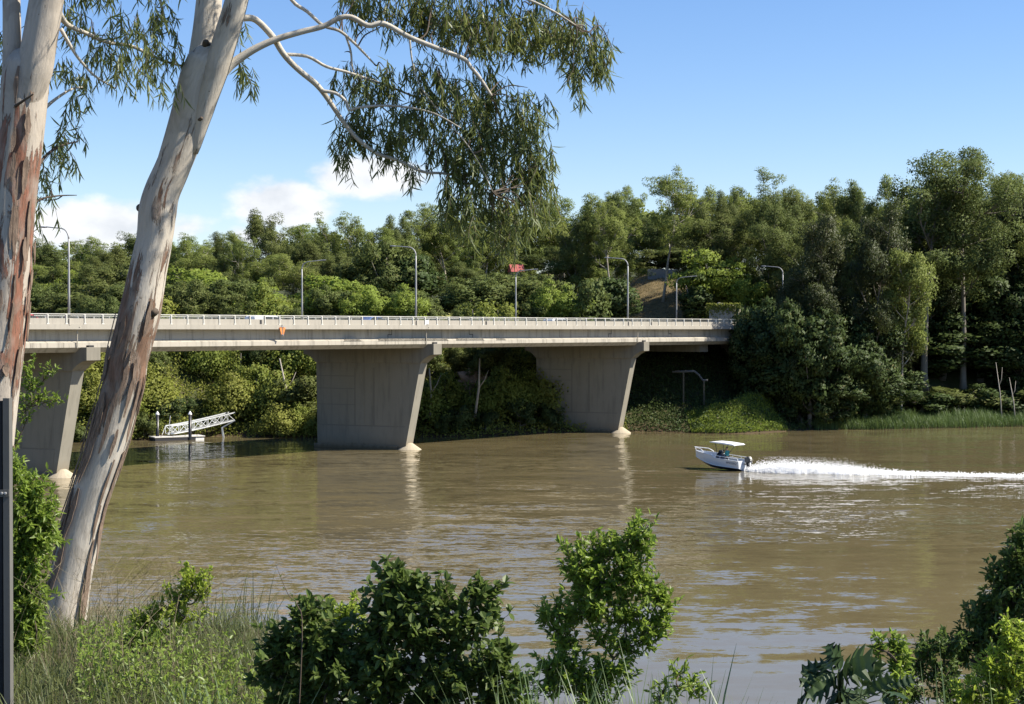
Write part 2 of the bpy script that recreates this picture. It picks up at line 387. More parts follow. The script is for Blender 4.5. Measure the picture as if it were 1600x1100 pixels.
# ------------------------------------------------------------------ bridge (local x along the deck, y away from the near edge)
U = np.array([2200 / FPX, 1.]); U /= np.linalg.norm(U); BANG = math.atan2(U[1], U[0]); BN = np.array([-U[1], U[0]])
Q = at(684, 545, 181.2); Q[2] = 0
def bw(u, y, z): return np.array([Q[0] + U[0]*u + BN[0]*y, Q[1] + U[1]*u + BN[1]*y, z])
def u_at(px, y):
    lo, hi = -100, 120
    for _ in range(50):
        m = (lo + hi) / 2; p = bw(m, y, 0)
        if 800 + FPX * p[0] / p[1] < px: lo = m
        else: hi = m
    return (lo + hi) / 2
bridge = thing('road_bridge', 'long grey concrete road bridge on wide wall piers crossing the brown river', 'bridge', tuple(Q), BANG)
U0, U1, W = -78, 82, 17.4
PIERS = [-44.8, 0, 39]
mb = MB(); mb.box((U0, .97, H - .40), (U1, W - .97, H - .16)); mb.build('deck_slab', CONC, bridge)
mb = MB(); mb.box((U0, 1.3, H - .155), (U1, W - 1.3, H - .10)); mb.build('road_surface', ASPH, bridge)
for y0, sg in ((0, 1), (W, -1)):
    f = lambda a, b: (min(y0 + sg*a, y0 + sg*b), max(y0 + sg*a, y0 + sg*b))
    mb = MB(); a, b = f(-.06, .44); mb.box((U0, min(y0 + sg*.445, y0 + sg*1.28), H - .025), (U1, max(y0 + sg*.445, y0 + sg*1.28), H + .1)); mb.prism([(a, H - .03), (b, H - .03), (b, H + .42), (a, H + .42)] if sg > 0 else [(a, H - .03), (b, H - .03), (b, H + .42), (a, H + .42)], 0, U0 - .01, U1 + .01)
    mb.build('kerb_beam', CONC, bridge)
    a, b = f(.04, .34); seg = 1.9; k = U0
    mb = MB()
    while k < U1:
        mb.box((k + .012, a, H + .42), (min(k + seg, U1) - .012, b, H + .94)); k += seg
    mb.build('parapet', CONC, bridge)
    rail = thing('railing', None, None); rail.parent = bridge
    yc = y0 + sg * .14
    mb = MB(); mb.box((U0, yc - .045, H + 1.28), (U1, yc + .045, H + 1.345)); mb.build('top_rail', RAILM, rail)
    mb = MB()
    nb = int((U1 - U0) / .16)
    for i in range(nb):
        u = U0 + i * .16; mb.box((u, yc - .012, H + .94), (u + .026, yc + .012, H + 1.28))
    tag(mb.build('balusters', BALU, rail), kind='stuff')
    i = 0; pm = None
    for i in range(int((U1 - U0) / 1.9) + 1):
        u = U0 + i * 1.9
        if pm is None:
            mb = MB(); mb.box((-.05, -.12, H + .43), (.05, .05, H + 1.28)); mb.box((-.13, -.13, H + .425), (.13, .045, H + .50))
            pm = mb.build('post', RAILM, rail); pm.location = (u, yc - .05 * sg, 0)
            if sg < 0: pm.scale = (1, -1, 1)
        else:
            c = pm.copy(); C.objects.link(c); c.parent = rail; c.location = (u, yc - .05 * sg, 0)
# girders
ext = [(.95, H - .03), (.95, H - 1.02), (.42, H - 1.22), (.40, H - 1.64), (.95, H - 2.08), (2.2, H - 2.08), (2.2, H - .41), (.965, H - .41), (.965, H - .03)]
CUT = [-78, -6.2 - 44.8, -6.2, 39 + 6.2, 82]
for a, b in zip(CUT[:-1], CUT[1:]):
    mb = MB(); mb.prism(ext[::-1], 0, a + .02, b - .02); mb.build('edge_girder', CONC_W, bridge)
for y in (4.6, 8.0, 11.4, 14.8):
    mb = MB(); mb.prism([(y, H - .41), (y + .4, H - .41), (y + .5, H - 1.9), (y + 1., H - 2.06), (y - .6, H - 2.06), (y - .1, H - 1.9)][::-1], 0, U0, U1); mb.build('inner_girder', CONC_W, bridge)
for up in PIERS:
    mb = MB()
    for a, b, h in ((-13.8, -11.2, .17), (-8.8, 2.2, .2), (3.4, 8.2, .2), (10.2, 12, .15)):
        z0 = H - 1.22
        for p in ([(a, z0 - .05), (b, z0 - .05), (b - .45, z0 + h), (a + .45, z0 + h)],):
            mb.prism([(x, z) for x, z in p], 1, .385, .97)
    mb.build('thickened_flange', CONC_W, bridge)
    for uj, s in ((up - 6.2, 1), (up + 6.2, -1)):
        mb = MB(); mb.box((uj - .03, .93, H - .6), (uj + .03, .96, H - .06)); mb.box((min(uj, uj - .55*s), .93, H - .64), (max(uj, uj - .55*s), .96, H - .57)); mb.box((uj - .58*s - .03, .93, H - 1.02), (uj - .58*s + .03, .96, H - .57))
        mb.build('expansion_joint', DARK, bridge)
    mb = MB(); mb.tube([(up - 1.5, .30, H - .02), (up - 1.5, .30, H - 1.7)], .05, 8); mb.tube([(up - 1.5, -.1, H + .2), (up - 1.5, .30, H - .02)], .05, 8)
    mb.build('drain_pipe', CONC, bridge)
# small vents in the parapet
for px in (161+0, 408, 760, 1018):
    u = u_at(px, 0); mb = MB(); mb.box((u - .13, -.004 + .035, H + .48), (u + .13, .08, H + .88)); mb.build('scupper', DARK, bridge)
u = u_at(668, 0); mb = MB(); mb.box((u - .35, -.03, H + .5), (u + .15, .035, H + .95)); bevel(mb.build('junction_box', WHITE, bridge), .015)
# piers: local x along the wall (0 = near cap end), z up
PAX = math.atan2(.43, -.903) - BANG
SHP = [(1.75, 9.55), (3.55, .55), (3.6, -2.5), (14.9, -2.5), (15.1, 9.6)]
M_FOOT = M_concrete('stained_footing', (.42, .36, .26), .35, (.36, .26, .15))
def make_pier():
    p = thing('pier', None, None); p.parent = bridge
    mb = MB()
    mb.prism([(0, H - 1.62), (0, 10.5), (.55, 10.38), (1.1, 10.08), (1.72, 9.56), (15.1, 9.56), (15.6, 10.05), (16.1, 10.35), (16.7, 10.5), (16.7, H - 1.62)], 1, -.95, .95)
    bevel(mb.build('pier_cap', CONC_P, p), .04)
    mb = MB(); mb.prism([(1.72, 9.558), (3.55, .55), (3.6, -2.5), (14.9, -2.5), (15.1, 9.558)], 1, -.78, .78); mb.build('pier_shaft', CONC_P, p)
    # form panels standing 4 cm proud of both faces
    mb = MB()
    for s in (-1, 1):
        y0, y1 = sorted((s * .78, s * .80))
        P = [[(3.2, 8.9), (7.5, 8.9), (7.5, 2.6), (4.45, 2.6)], [(7.75, 9.2), (8.75, 9.2), (8.75, 2.6), (7.75, 2.6)], [(8.85, 9.2), (9.95, 9.2), (9.95, 2.6), (8.85, 2.6)]]
        for a, b in ((8.95, 8.1), (8.02, 6.7), (6.62, 4.9), (4.82, 2.6)): P.append([(10.1, a), (14.95, a), (14.92, b), (10.1, b)])
        P.append([(3.75, 2.48), (14.75, 2.48), (14.7, .55), (4.1, .55)])
        for q in P: mb.prism(q, 1, y0, y1)
    bevel(mb.build('form_panel', CONC_P, p), .02)
    mb = MB()
    for s in (-1, 1):
        y0, y1 = sorted((s * .779, s * .786))
        mb.box((7.5, y0, 2.6), (7.75, y1, 9.0)); mb.box((9.95, y0, 2.6), (10.1, y1, 9.0)); mb.box((10.1, y0, 4.82), (14.9, y1, 4.9)); mb.box((10.1, y0, 6.62), (14.9, y1, 6.7)); mb.box((10.1, y0, 8.02), (14.9, y1, 8.1)); mb.box((3.7, y0, 2.48), (14.8, y1, 2.6))
    mb.build('form_joint', CONC_J, p)
    mb = MB(); mb.box((4.6, -.98, -2.5), (15.3, .98, .42)); bevel(mb.build('plinth', CONC_P, p), .05)
    mb = MB(); mb.lathe([(2.0, -.9), (1.32, .03), (.42, .66), (.3, .72)], 20, (3.55, 0, 0)); mb.build('footing', M_FOOT, p)
    mb = MB()
    for k in range(6):
        x = 1.6 + k * 2.9; mb.box((x - .3, -.3, H - 1.62), (x + .3, .3, H - 1.4))
    mb.box((.25, -.35, H - 1.62), (.7, .35, H - 1.45)); mb.build('bearing_pad', DARK, p)
    return p
pier = make_pier()
for i, u in enumerate(PIERS):
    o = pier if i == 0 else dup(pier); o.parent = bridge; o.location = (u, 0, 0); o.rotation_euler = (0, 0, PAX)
# column bent and abutment on the far bank
for k, px in enumerate((1137, 1169)):
    c = at(px, 600, 239 + k * 2); mb = MB(); l = np.array(c) - Q; lx, ly = l[0]*U[0] + l[1]*U[1], l[0]*BN[0] + l[1]*BN[1]
    mb.box((lx - .75, ly - .75, 2), (lx + .75, ly + .75, H - 2.1)); bevel(mb.build('bank_column', CONC_P, bridge), .04)
mb = MB(); mb.box((72, -.2, 4), (86, W + .2, H - .05)); mb.build('abutment', CONC_P, bridge)
mb = MB(); mb.box((54, 2, H - 3.1), (56, W - 2, H - 2.1)); mb.build('crosshead', CONC_P, bridge)

# ------------------------------------------------------------------ lamps on the bridge
def make_lamp(label):
    t = thing('street_lamp', label, 'street lamp', group='street lamps along the bridge')
    mb = MB(); mb.box((-.28, -.28, 0), (.28, .28, .62)); bevel(mb.build('pedestal', CONC, t), .04)
    pts = [(0, 0, .6), (0, 0, 3), (0, 0, 6), (0, 0, 7.6)]
    mb = MB(); mb.tube(pts, [.11, .10, .085, .075], 10); mb.build('pole', STEEL, t, True)
    arc = [(0, 0, 7.6)] + [(0, .95 * (1 - math.cos(a)), 7.6 + .95 * math.sin(a)) for a in np.linspace(.2, 1.5, 7)] + [(0, 1.7, 8.62), (0, 2.6, 8.72)]
    mb = MB(); mb.tube(arc, np.linspace(.075, .05, len(arc)), 8); mb.build('arm', STEEL, t, True)
    mb = MB(); mb.lathe([(.02, -.38), (.10, -.34), (.14, -.1), (.12, .2), (.05, .34), (.01, .36)], 10)
    l = mb.build('luminaire', M_L, t, True); l.rotation_euler = (R(-90 + 4), 0, 0); l.scale = (1.15, .62, 1); l.location = (0, 2.85, 8.70)
    return t
M_L = M_simple('grey_lamp_housing', (.25, .26, .27), .45, .3)
NEARL = [(108, 'tall street lamp nearest the left gum tree, its curved arm reaching over the road'),
         (650, 'street lamp on the near parapet above the middle pier'),
         (981, 'street lamp on the near parapet above the right pier'),
         (1223, 'street lamp half hidden by bank foliage at the right end of the bridge')]
FARL = [(472, 'slender lamp on the far parapet between the leaning trunk and the middle pier'),
        (806, 'lamp on the far parapet in front of the red roof'),
        (1057, 'lamp on the far parapet in front of the dry grass clearing')]
lamp0 = None
ARM = math.atan2(.43, -.903) - math.pi / 2        # arms run parallel to the piers
for lst, y, a in ((NEARL, .24, 0), (FARL, W - .24, math.pi)):
    for px, lab in lst:
        p = bw(u_at(px, y), y, H + .30)
        if lamp0 is None: lamp0 = make_lamp(lab); o = lamp0
        else: o = dup(lamp0, label=lab)
        o.location = p; o.rotation_euler = (0, 0, ARM + a)
        if a: o.scale = (1, 1, .86)
        elif px == 108: o.scale = (1, 1, 1.0)

# orange navigation marker hung on the kerb
nm = thing('navigation_marker', 'pair of orange tapered plates hung on the bridge kerb', 'marker', tuple(bw(u_at(440, 0), -.12, H + .3)), BANG)
for s in (-1, 1):
    mb = MB(); mb.prism([(s*.08, -.95), (s*.22, -.93), (s*.55, -.18), (s*.10, -.18)], 1, -.03, .02); mb.build('orange_plate', ORANGE, nm)
mb = MB(); mb.bar((-.4, 0, -.1), (.4, 0, -.1), .05); mb.bar((0, 0, .15), (0, 0, -1.05), .05); mb.lathe([(.09, -.02), (.1, .02), (.1, .16), (.04, .22)], 10, (0, -.02, -1.1)); mb.build('bracket', STEEL, nm); nm.scale = (.72, 1, .9)

# ------------------------------------------------------------------ cars on the deck
def car(name, label, px, y, paint, kind, flip=False):
    t = thing(name, label, 'van' if name == 'van' else 'car', tuple(bw(u_at(px, y), y, H - .098)), BANG + (math.pi if flip else 0))
    if kind != 'car': t.scale = (.95, 1, .80)
    P = M_simple(name + '_paint', paint, .25, .1, .03)
    if kind == 'van':
        body = [(-2.35, .35), (2.3, .35), (2.38, .75), (2.2, 1.02), (-2.38, 1.05)]; cab = [(-2.36, 1.05), (2.1, 1.02), (1.45, 1.42), (.95, 1.72), (.3, 1.8), (-2.1, 1.78), (-2.34, 1.6)]
        win = [[(.35, 1.12), (1.7, 1.1), (1.05, 1.6), (.35, 1.66)], [(-.9, 1.12), (.22, 1.12), (.22, 1.66), (-.9, 1.66)]]
    elif kind == 'ute':
        body = [(-2.5, .4), (2.35, .4), (2.4, .8), (2.2, 1.05), (-2.5, 1.05)]; cab = [(-2.45, 1.05), (1.25, 1.05), (.55, 1.62), (.1, 1.72), (-2.2, 1.70), (-2.42, 1.45)]
        win = [[(-.3, 1.12), (1.05, 1.1), (.5, 1.55), (-.3, 1.62)], [(-1.9, 1.14), (-.45, 1.14), (-.45, 1.58), (-1.9, 1.58)]]
    else:
        body = [(-2.2, .3), (2.2, .3), (2.25, .62), (1.9, .82), (.9, .92), (-1.6, .95), (-2.22, .85)]; cab = [(-1.75, .94), (1.05, .91), (.35, 1.38), (-.1, 1.47), (-.8, 1.46), (-1.2, 1.36)]
        win = [[(-.25, .97), (.85, .96), (.28, 1.33), (-.25, 1.38)], [(-1.45, .98), (-.38, .97), (-.38, 1.39), (-.85, 1.38), (-1.12, 1.3)]]
    mb = MB(); mb.prism(body, 1, -.86, .86); b = bevel(mb.build('body', P, t), .09, 3)
    mb = MB(); mb.prism(cab, 1, -.76, .76); bevel(mb.build('cabin', P, t), .12, 3)
    for q in win:
        mb = MB(); mb.prism(q, 1, -.772, .772); mb.build('side_window', GLASS, t)
    for x in (-1.4, 1.4):
        for s in (-1, 1):
            mb = MB(); mb.lathe([(.2, -.1), (.31, -.1), (.32, -.06), (.32, .06), (.31, .1), (.2, .1)], 18)
            wl = mb.build('wheel', DARK, t); wl.rotation_euler = (R(90), 0, 0); wl.location = (x, s * .78, .32)
            mb = MB(); mb.lathe([(.2, -.09), (.2, .09)], 14); mb.build('rim', STEEL, wl)
    for s in (-1, 1):
        mb = MB(); mb.box((2.3, s*.62 - .16, .62), (2.4, s*.62 + .16, .76)); bevel(mb.build('headlight', WHITE, t), .03)
    return t
car('van', 'white van just left of the orange marker, its roof showing over the parapet', 416, 4.0, (.8, .8, .8), 'van')
car('sedan', 'blue sedan on the bridge left of the middle street lamp', 585, 4.5, (.12, .19, .42), 'car')
car('ute', 'white canopied utility on the bridge between the middle and right piers', 874, 4.0, (.82, .82, .8), 'ute')
car('wagon', 'red car on the bridge beside the left gum trunk', 30, 3.4, (.62, .03, .04), 'van')
# ------------------------------------------------------------------ foliage helpers
def unit(a): return a / (np.linalg.norm(a, axis=-1, keepdims=True) + 1e-9)
def kites(mb, c, d, l, w, nrm=None):
    """leaf-like quads: centre c, long axis d, length l, width w"""
    n = len(c); d = unit(d); p = unit(np.cross(d, rng.normal(size=(n, 3)) if nrm is None else nrm + rng.normal(size=(n, 3)) * .45))
    l = np.broadcast_to(np.asarray(l, float), (n,))[:, None]; w = np.broadcast_to(np.asarray(w, float), (n,))[:, None]
    k = unit(np.cross(d, p)) * w * .18
    V = np.stack([c - d*l/2, c + p*w/2 + k, c + d*l/2, c - p*w/2 + k], 1).reshape(-1, 3)
    mb.add(V, np.arange(n * 4).reshape(n, 4), None, None if nrm is None else np.repeat(nrm, 4, 0))
def clump(mb, c, r, n, leaf, squash=.62, droop=.7, shell=.45, out=None):
    u = unit(rng.normal(size=(n, 3))); rad = (shell + (1 - shell) * rng.random(n)) ** .8
    q = u * rad[:, None] * r * np.array([1, 1, squash]); q[:, 2] += .12 * r * np.abs(rng.normal(size=n)) * np.sign(u[:, 2])
    d = unit(rng.normal(size=(n, 3)) * .75 + u * .5 + np.array([0, 0, -droop]))
    s = rng.uniform(.65, 1.25, n)
    nr = u + rng.normal(size=(n, 3)) * .3 + np.array([0, 0, .25])
    if out is not None: nr = nr + unit(np.asarray(out, float)) * .55
    kites(mb, c + q, d, leaf[0] * s, leaf[1] * s, unit(nr))
def curve(a, d, L, n, up=.25, wig=.06):
    """a limb: start a, direction d, length L, bending upwards"""
    P = [np.array(a, float)]; d = unit(np.array(d, float))
    for i in range(n):
        d = unit(d + np.array([0, 0, up / n]) + rng.normal(size=3) * wig); P.append(P[-1] + d * L / n)
    return np.array(P)

def gum(Ht=20, crown0=.42, spread=.26, nl=9, sub=5, clr=1.1, nleaf=150, leaf=(.28, .135), tr=.28, fork=False, squash=.85, droop=.7, lean=.04, topw=1., topn=7, wig=.07):
    T, L = MB(), MB()
    n = 9; P = [np.zeros(3)]; d = np.array([rng.normal() * lean, rng.normal() * lean, 1.])
    for i in range(n):
        d = unit(d + rng.normal(size=3) * np.array([wig, wig, 0])); P.append(P[-1] + d * Ht * .86 / n)
    P = np.array(P); rad = np.linspace(tr, tr * .16, n + 1); rad[0] *= 1.25
    T.tube(P, rad, 8)
    tips = []
    def on(h):
        f = h / .86 * n; i = min(int(f), n - 1); return P[i] + (P[i+1] - P[i]) * (f - i), np.interp(f, np.arange(n + 1), rad)
    for i in range(nl):
        t = (i + rng.random() * .8) / nl; h = crown0 + (.84 - crown0) * t
        a, r0 = on(h); az = i * 2.4 + rng.normal() * .4
        prof = (.55 + .75 * math.sin(math.pi * (.2 + .62 * t))) if not fork else .7 + .5 * t
        Ll = Ht * spread * prof * rng.uniform(.75, 1.2); el = R(rng.uniform(18, 45) + 22 * t)
        q = curve(a, (math.cos(az) * math.cos(el), math.sin(az) * math.cos(el), math.sin(el)), Ll, 6, .5, .10)
        T.tube(q, np.linspace(r0 * .55, .035, 7), 6)
        tips.append(q[-1])
        for j in range(sub):
            k = int(rng.integers(2, 6)); b = q[k]
            s = curve(b, unit(q[k] - q[k-1]) + rng.normal(size=3) * .65 + np.array([0, 0, .15]), Ll * rng.uniform(.25, .5), 4, .25, .12)
            T.tube(s, np.linspace(.06, .02, 5) * (Ht / 20), 5); tips.append(s[-1])
    for i in range(topn):
        s = curve(P[-2 - (i % 2)], rng.normal(size=3) * np.array([.6, .6, .2]) * topw + np.array([0, 0, .75]), Ht * .13 * rng.uniform(.6, 1.3), 4, .1)
        T.tube(s, np.linspace(.06, .02, 5) * (Ht / 20), 5); tips.append(s[-1])
    for t in tips:
        for q in range(2):
            r = clr * rng.uniform(.6, 1.15)
            clump(L, t + rng.normal(size=3) * clr * .55 * np.array([1, 1, .6]) * q, r, int(nleaf * (r / clr) ** 2 * (.65 if q else 1)), leaf, squash, droop, .45, t - np.array([P[5][0], P[5][1], Ht * .6]))
    return T, L
def dense(Ht=10, rx=4.5, low=.12, ncl=60, clr=1.1, nleaf=210, leaf=(.36, .2), droop=.35, tr=.22, power=2., wob_=.18):
    T, L = MB(), MB()
    c = np.array([0, 0, Ht * (low + (1 - low) / 2)]); rz = Ht * (1 - low) / 2
    P = curve((0, 0, 0), (rng.normal() * .05, rng.normal() * .05, 1), Ht * .75, 6, 0, .05); T.tube(P, np.linspace(tr * 1.2, tr * .2, 7), 8)
    ph = rng.random(6) * 6
    for i in range(ncl):
        u = unit(rng.normal(size=3)); az = math.atan2(u[1], u[0])
        k = 1 + wob_ * (math.sin(az * 2 + ph[0]) + math.sin(az * 3 + ph[1] + u[2] * 3) * .7 + math.sin(u[2] * 5 + ph[2]) * .5)
        f = rng.uniform(.55, 1.) if i % 3 else rng.uniform(.2, .7)
        q = c + u * np.array([rx * k, rx * k, rz * min(k, 1.12)]) * f - u * clr * .5
        q[2] = max(q[2], clr * .35)
        if i % 4 == 0:
            m = P[int(np.clip(q[2] / (Ht * .75) * 4, 1, 5))]; T.tube(np.array([m, (m + q) / 2 + np.array([0, 0, -.05 * Ht * rng.random()]), q]), [.07, .05, .02], 5)
        r = clr * rng.uniform(.65, 1.2); clump(L, q, r, int(nleaf * (r / clr) ** 2), leaf, .75, droop, .45, q - c)
    return T, L
def drape(Ht=6, rx=3.2, ncl=30, nleaf=170, leaf=(.34, .26)):
    """shrub swamped by creeper hanging in curtains"""
    T, L = MB(), MB()
    P = curve((0, 0, 0), (0, 0, 1), Ht * .8, 5, 0, .1); T.tube(P, np.linspace(.14, .04, 6), 6)
    for i in range(ncl):
        az = rng.random() * 6.28; f = rng.random() ** .5; top = Ht * (1 - .55 * f ** 2) * rng.uniform(.7, 1.05)
        x, y = math.cos(az) * rx * f, math.sin(az) * rx * f
        n = nleaf; t = rng.random(n) ** 1.4; r = .55 + .5 * t
        q = np.stack([x + rng.normal(size=n) * r * .75, y + rng.normal(size=n) * r * .75, np.maximum(top * (1 - t * rng.uniform(.5, .95)) + rng.normal(size=n) * .22, .05)], 1)
        nr = unit(np.stack([(q[:, 0] - x) * .8 + math.cos(az) * .6, (q[:, 1] - y) * .8 + math.sin(az) * .6, .55 - t * .5], 1) + rng.normal(size=(n, 3)) * .3)
        kites(L, q, rng.normal(size=(n, 3)) * .8 + np.array([math.cos(az) * .4, math.sin(az) * .4, -.5]), leaf[0] * rng.uniform(.6, 1.3, n), leaf[1], nr)
    return T, L

BK_PALE = M_simple('pale_gum_bark', (.36, .32, .26), .85, 0, .3, 1.5)
BK_GREY = M_simple('grey_bark', (.17, .15, .12), .9, 0, .3, 1.5)
LF_GUM = M_leaf('gum_leaves', (0.108, 0.144, 0.036), (0.208, 0.260, 0.062), (0.193, 0.193, 0.057), .32, .6, .25, .12)
LF_GUMD = M_leaf('dark_gum_leaves', (0.064, 0.092, 0.030), (0.141, 0.176, 0.049), (0.144, 0.144, 0.043), .28, .6, .25, .12)
LF_BRIGHT = M_leaf('bright_leaves', (0.128, 0.182, 0.030), (0.250, 0.324, 0.057), (0.216, 0.243, 0.047), .36, .55, .3, .15)
LF_DARK = M_leaf('dark_and_shaded_leaves', (0.030, 0.055, 0.017), (0.075, 0.110, 0.031), (0.066, 0.083, 0.024), .22, .55, .3, .15)  # evergreen leaves, also the painted shade on right bank plants
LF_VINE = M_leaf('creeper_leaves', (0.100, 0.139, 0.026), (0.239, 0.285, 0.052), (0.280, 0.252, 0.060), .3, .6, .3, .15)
LF_SHADE = M_leaf('painted_shade_leaves', (0.032, 0.046, 0.016), (0.072, 0.090, 0.027), (0.068, 0.072, 0.025), .25, .5, .3, .25)  # leaf colour darkened so the right bank stand looks shaded
PROTO = {}
def proto(key, gen, bark, leafm):
    T, L = gen; t = T.build('trunk', bark, None, True); l = L.build('crown', leafm)
    r = bpy.data.objects.new('tree', None); C.objects.link(r); t.parent = r; l.parent = r
    zs = np.concatenate(L.V); PROTO[key] = dict(root=r, H=np.percentile(zs[:, 2], 99.7), W=np.percentile(np.abs(zs[:, 0]), 97) * 2, used=False)
for i in range(4): proto('gum%d' % i, gum(20, .40 + .06 * (i % 2), .24 + .03 * (i % 3), 9 + i % 3, 5, 1.1, 230), BK_PALE, LF_GUM)
for i in range(3): proto('gumd%d' % i, gum(20, .25 + .06 * i, .23, 12, 5, 1.15, 240), BK_GREY, LF_GUMD)
proto('tall0', gum(26, .46, .19, 10, 5, 1.15, 230, tr=.34, fork=True, lean=.01, wig=.025), BK_PALE, LF_GUM)
proto('tall1', gum(27, .44, .21, 11, 5, 1.2, 230, tr=.36, fork=True, lean=.01, wig=.025, topw=1.3, topn=9), BK_PALE, LF_GUM)
proto('giant0', gum(26, .44, .21, 11, 5, 1.25, 240, tr=.34, fork=True, lean=.01, wig=.025, topn=9), BK_GREY, LF_GUMD)
proto('giant1', gum(27, .42, .23, 12, 5, 1.25, 240, tr=.36, fork=True, lean=.01, wig=.025, topw=1.3, topn=9), BK_GREY, LF_GUMD)
proto('slender', gum(15, .30, .15, 14, 4, .8, 160, (.24, .12), .16, lean=.02), BK_PALE, LF_GUM)
for i in range(3): proto('dense%d' % i, dense(11, 4.4 - .3 * i, .05, 76), BK_GREY, LF_GUMD)
for i in range(2): proto('round%d' % i, dense(9, 4.4, .08, 58, 1.1, 190, wob_=.14), BK_GREY, LF_BRIGHT)
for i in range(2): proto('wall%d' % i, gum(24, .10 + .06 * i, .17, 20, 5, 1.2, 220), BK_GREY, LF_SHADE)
for i in range(3): proto('shade%d' % i, dense(11, 4.4 - .3 * i, .03, 74), BK_GREY, LF_DARK)  # same shape as the dense trees, shade put into the leaf colour
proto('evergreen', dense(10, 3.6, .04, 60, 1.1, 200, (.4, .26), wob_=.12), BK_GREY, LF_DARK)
proto('conic', dense(11, 2.3, .03, 46, 1.0, 190, (.38, .24), wob_=.1), BK_GREY, LF_DARK)
for i in range(3): proto('drape%d' % i, drape(6 + .4*i, 3.2), BK_GREY, LF_VINE)
for i in range(2): proto('shrub%d' % i, dense(4.5, 2.5, .0, 34, .75, 150, (.3, .18), tr=.09), BK_GREY, LF_GUMD)
proto('shrubd', dense(4.2, 2.5, .0, 34, .75, 150, (.3, .18), tr=.09), BK_GREY, LF_DARK)
def put(key, name, cat, label, group, loc, sx, sz):
    p = PROTO[key]; rz = random.uniform(0, 6.28)
    if not p['used']:
        o = p['root']; p['used'] = True; o.name = name
        o.location = loc; o.rotation_euler = (0, 0, rz); o.scale = (sx, sx, sz); tag(o, label, cat, group)
    else:
        o = dup(p['root'], loc, rz, (sx, sx, sz), label); o.name = name
        if group: o['group'] = group
        elif 'group' in o: del o['group']
        o['category'] = cat
    return o
def plant(key, px, ytop, Y, label, wpx=None, name='gum_tree', cat='tree', group=None, sink=.2):
    """stand a copy on the terrain at the spot seen at pixel column px, tall enough to reach pixel row ytop"""
    top = at(px, ytop, Y); z = float(far_z(top[0], Y)) - sink
    s = max(.15, (top[2] - z) / PROTO[key]['H']); sx = s * random.uniform(.88, 1.12)
    if wpx: sx = wpx * Y / FPX / PROTO[key]['W']
    return put(key, name, cat, label, group, (top[0], Y, z), sx, s)

# ------------------------------------------------------------------ far bank: skyline, middle and front trees
SKY = [ # px, ytop, Y, kind, width px, label
 (18, 388, 300, 'gum0', 81, 'low gum on the skyline just right of the left trunk, under the cloud'),
 (72, 378, 305, 'gumd0', 72, 'gum behind the first street lamp with its crown at lamp arm height'),
 (122, 372, 310, 'gum2', 81, 'pale gum on the skyline between the first street lamp and the leaning trunk'),
 (168, 374, 300, 'gum3', 72, 'gum whose crown touches the left edge of the leaning trunk'),
 (215, 362, 305, 'gumd1', 76, 'gum directly behind the leaning trunk'),
 (290, 366, 300, 'gum1', 72, 'olive gum on the skyline just right of the leaning trunk'),
 (338, 364, 290, 'gumd2', 76, 'dark gum on the skyline left of the tall leafy one below the clouds'),
 (378, 360, 280, 'gum0', 63, 'narrow gum under the left puffy cloud'),
 (425, 328, 272, 'gumd1', 85, 'tall gum whose top pokes into the puffy cloud'),
 (478, 346, 275, 'gum2', 85, 'spreading gum above the far slender lamp'),
 (535, 334, 268, 'gum1', 81, 'gum with an open tuft standing left of the dark stand'),
 (585, 352, 262, 'gumd0', 72, 'dark gum over the bright rounded tree'),
 (618, 338, 262, 'gumd2', 72, 'dark tall gum just left of the middle street lamp'),
 (652, 330, 268, 'tall0', 76, 'thin topped gum behind the middle street lamp'),
 (700, 318, 270, 'gum3', 85, 'gum half hidden by the hanging gum branch tips'),
 (752, 322, 268, 'gum0', 85, 'gum straight behind the lowest hanging leaves'),
 (815, 318, 272, 'gum2', 85, 'gum above the red roof'),
 (882, 306, 276, 'gum1', 90, 'broad gum right of the hanging leaves'),
 (935, 300, 280, 'gumd1', 85, 'gum between the broad gum and the tall pale trunked one'),
 (968, 290, 285, 'gum3', 63, 'small topped gum at the left shoulder of the tall pale trunked one'),
 (1088, 298, 285, 'gum0', 81, 'gum at the right shoulder of the tall pale trunked one'),
 (1128, 300, 280, 'gumd2', 76, 'dark gum over the bright yellow green pair'),
 (1168, 263, 285, 'tall1', 94, 'gum with a high open tuft, tallest right of the clearing'),
 (1215, 288, 280, 'gum2', 81, 'gum with a notched top above the last street lamp'),
 (1262, 298, 275, 'gumd0', 81, 'dark gum in the dip of the skyline right of the last lamp'),
 (1305, 284, 268, 'gum1', 85, 'gum with a soft top over the dark right bank stand'),
 (1350, 290, 262, 'gumd1', 81, 'dark gum over the slender sunlit riverside tree'),
 (1392, 280, 258, 'gum3', 81, 'gum leaning against the giant pair on the right bank'),
 (1548, 268, 256, 'gum0', 90, 'gum between the giant pair and the right edge of the view'),
 (1598, 262, 258, 'gum2', 90, 'gum cut by the right edge of the view'),
 (1660, 268, 256, 'gumd2', 99, 'gum just beyond the right edge of the view'),
]
SKY_BACK = [(1000, 392, 296, 'dense0', 70, 'bushy tree behind the left half of the board fence'), (1056, 388, 296, 'dense2', 70, 'bushy tree behind the right half of the board fence'), (1010, 332, 312, 'gumd0', 63, 'dark gum over the left end of the board fence'), (1062, 336, 312, 'gumd2', 63, 'dark gum over the right end of the board fence'), (1442, 350, 262, 'gumd1', 90, 'dark gum seen between the straight trunks of the giant pair, left one'), (1490, 340, 263, 'gumd0', 94, 'dark gum seen between the straight trunks of the giant pair, right one'), (1535, 352, 262, 'gumd2', 90, 'dark gum right behind the right giant gum')]
for px, y, Y, k, wp, lab in SKY + SKY_BACK: plant(k, px, y, Y, lab, wp, group='gums along the skyline')
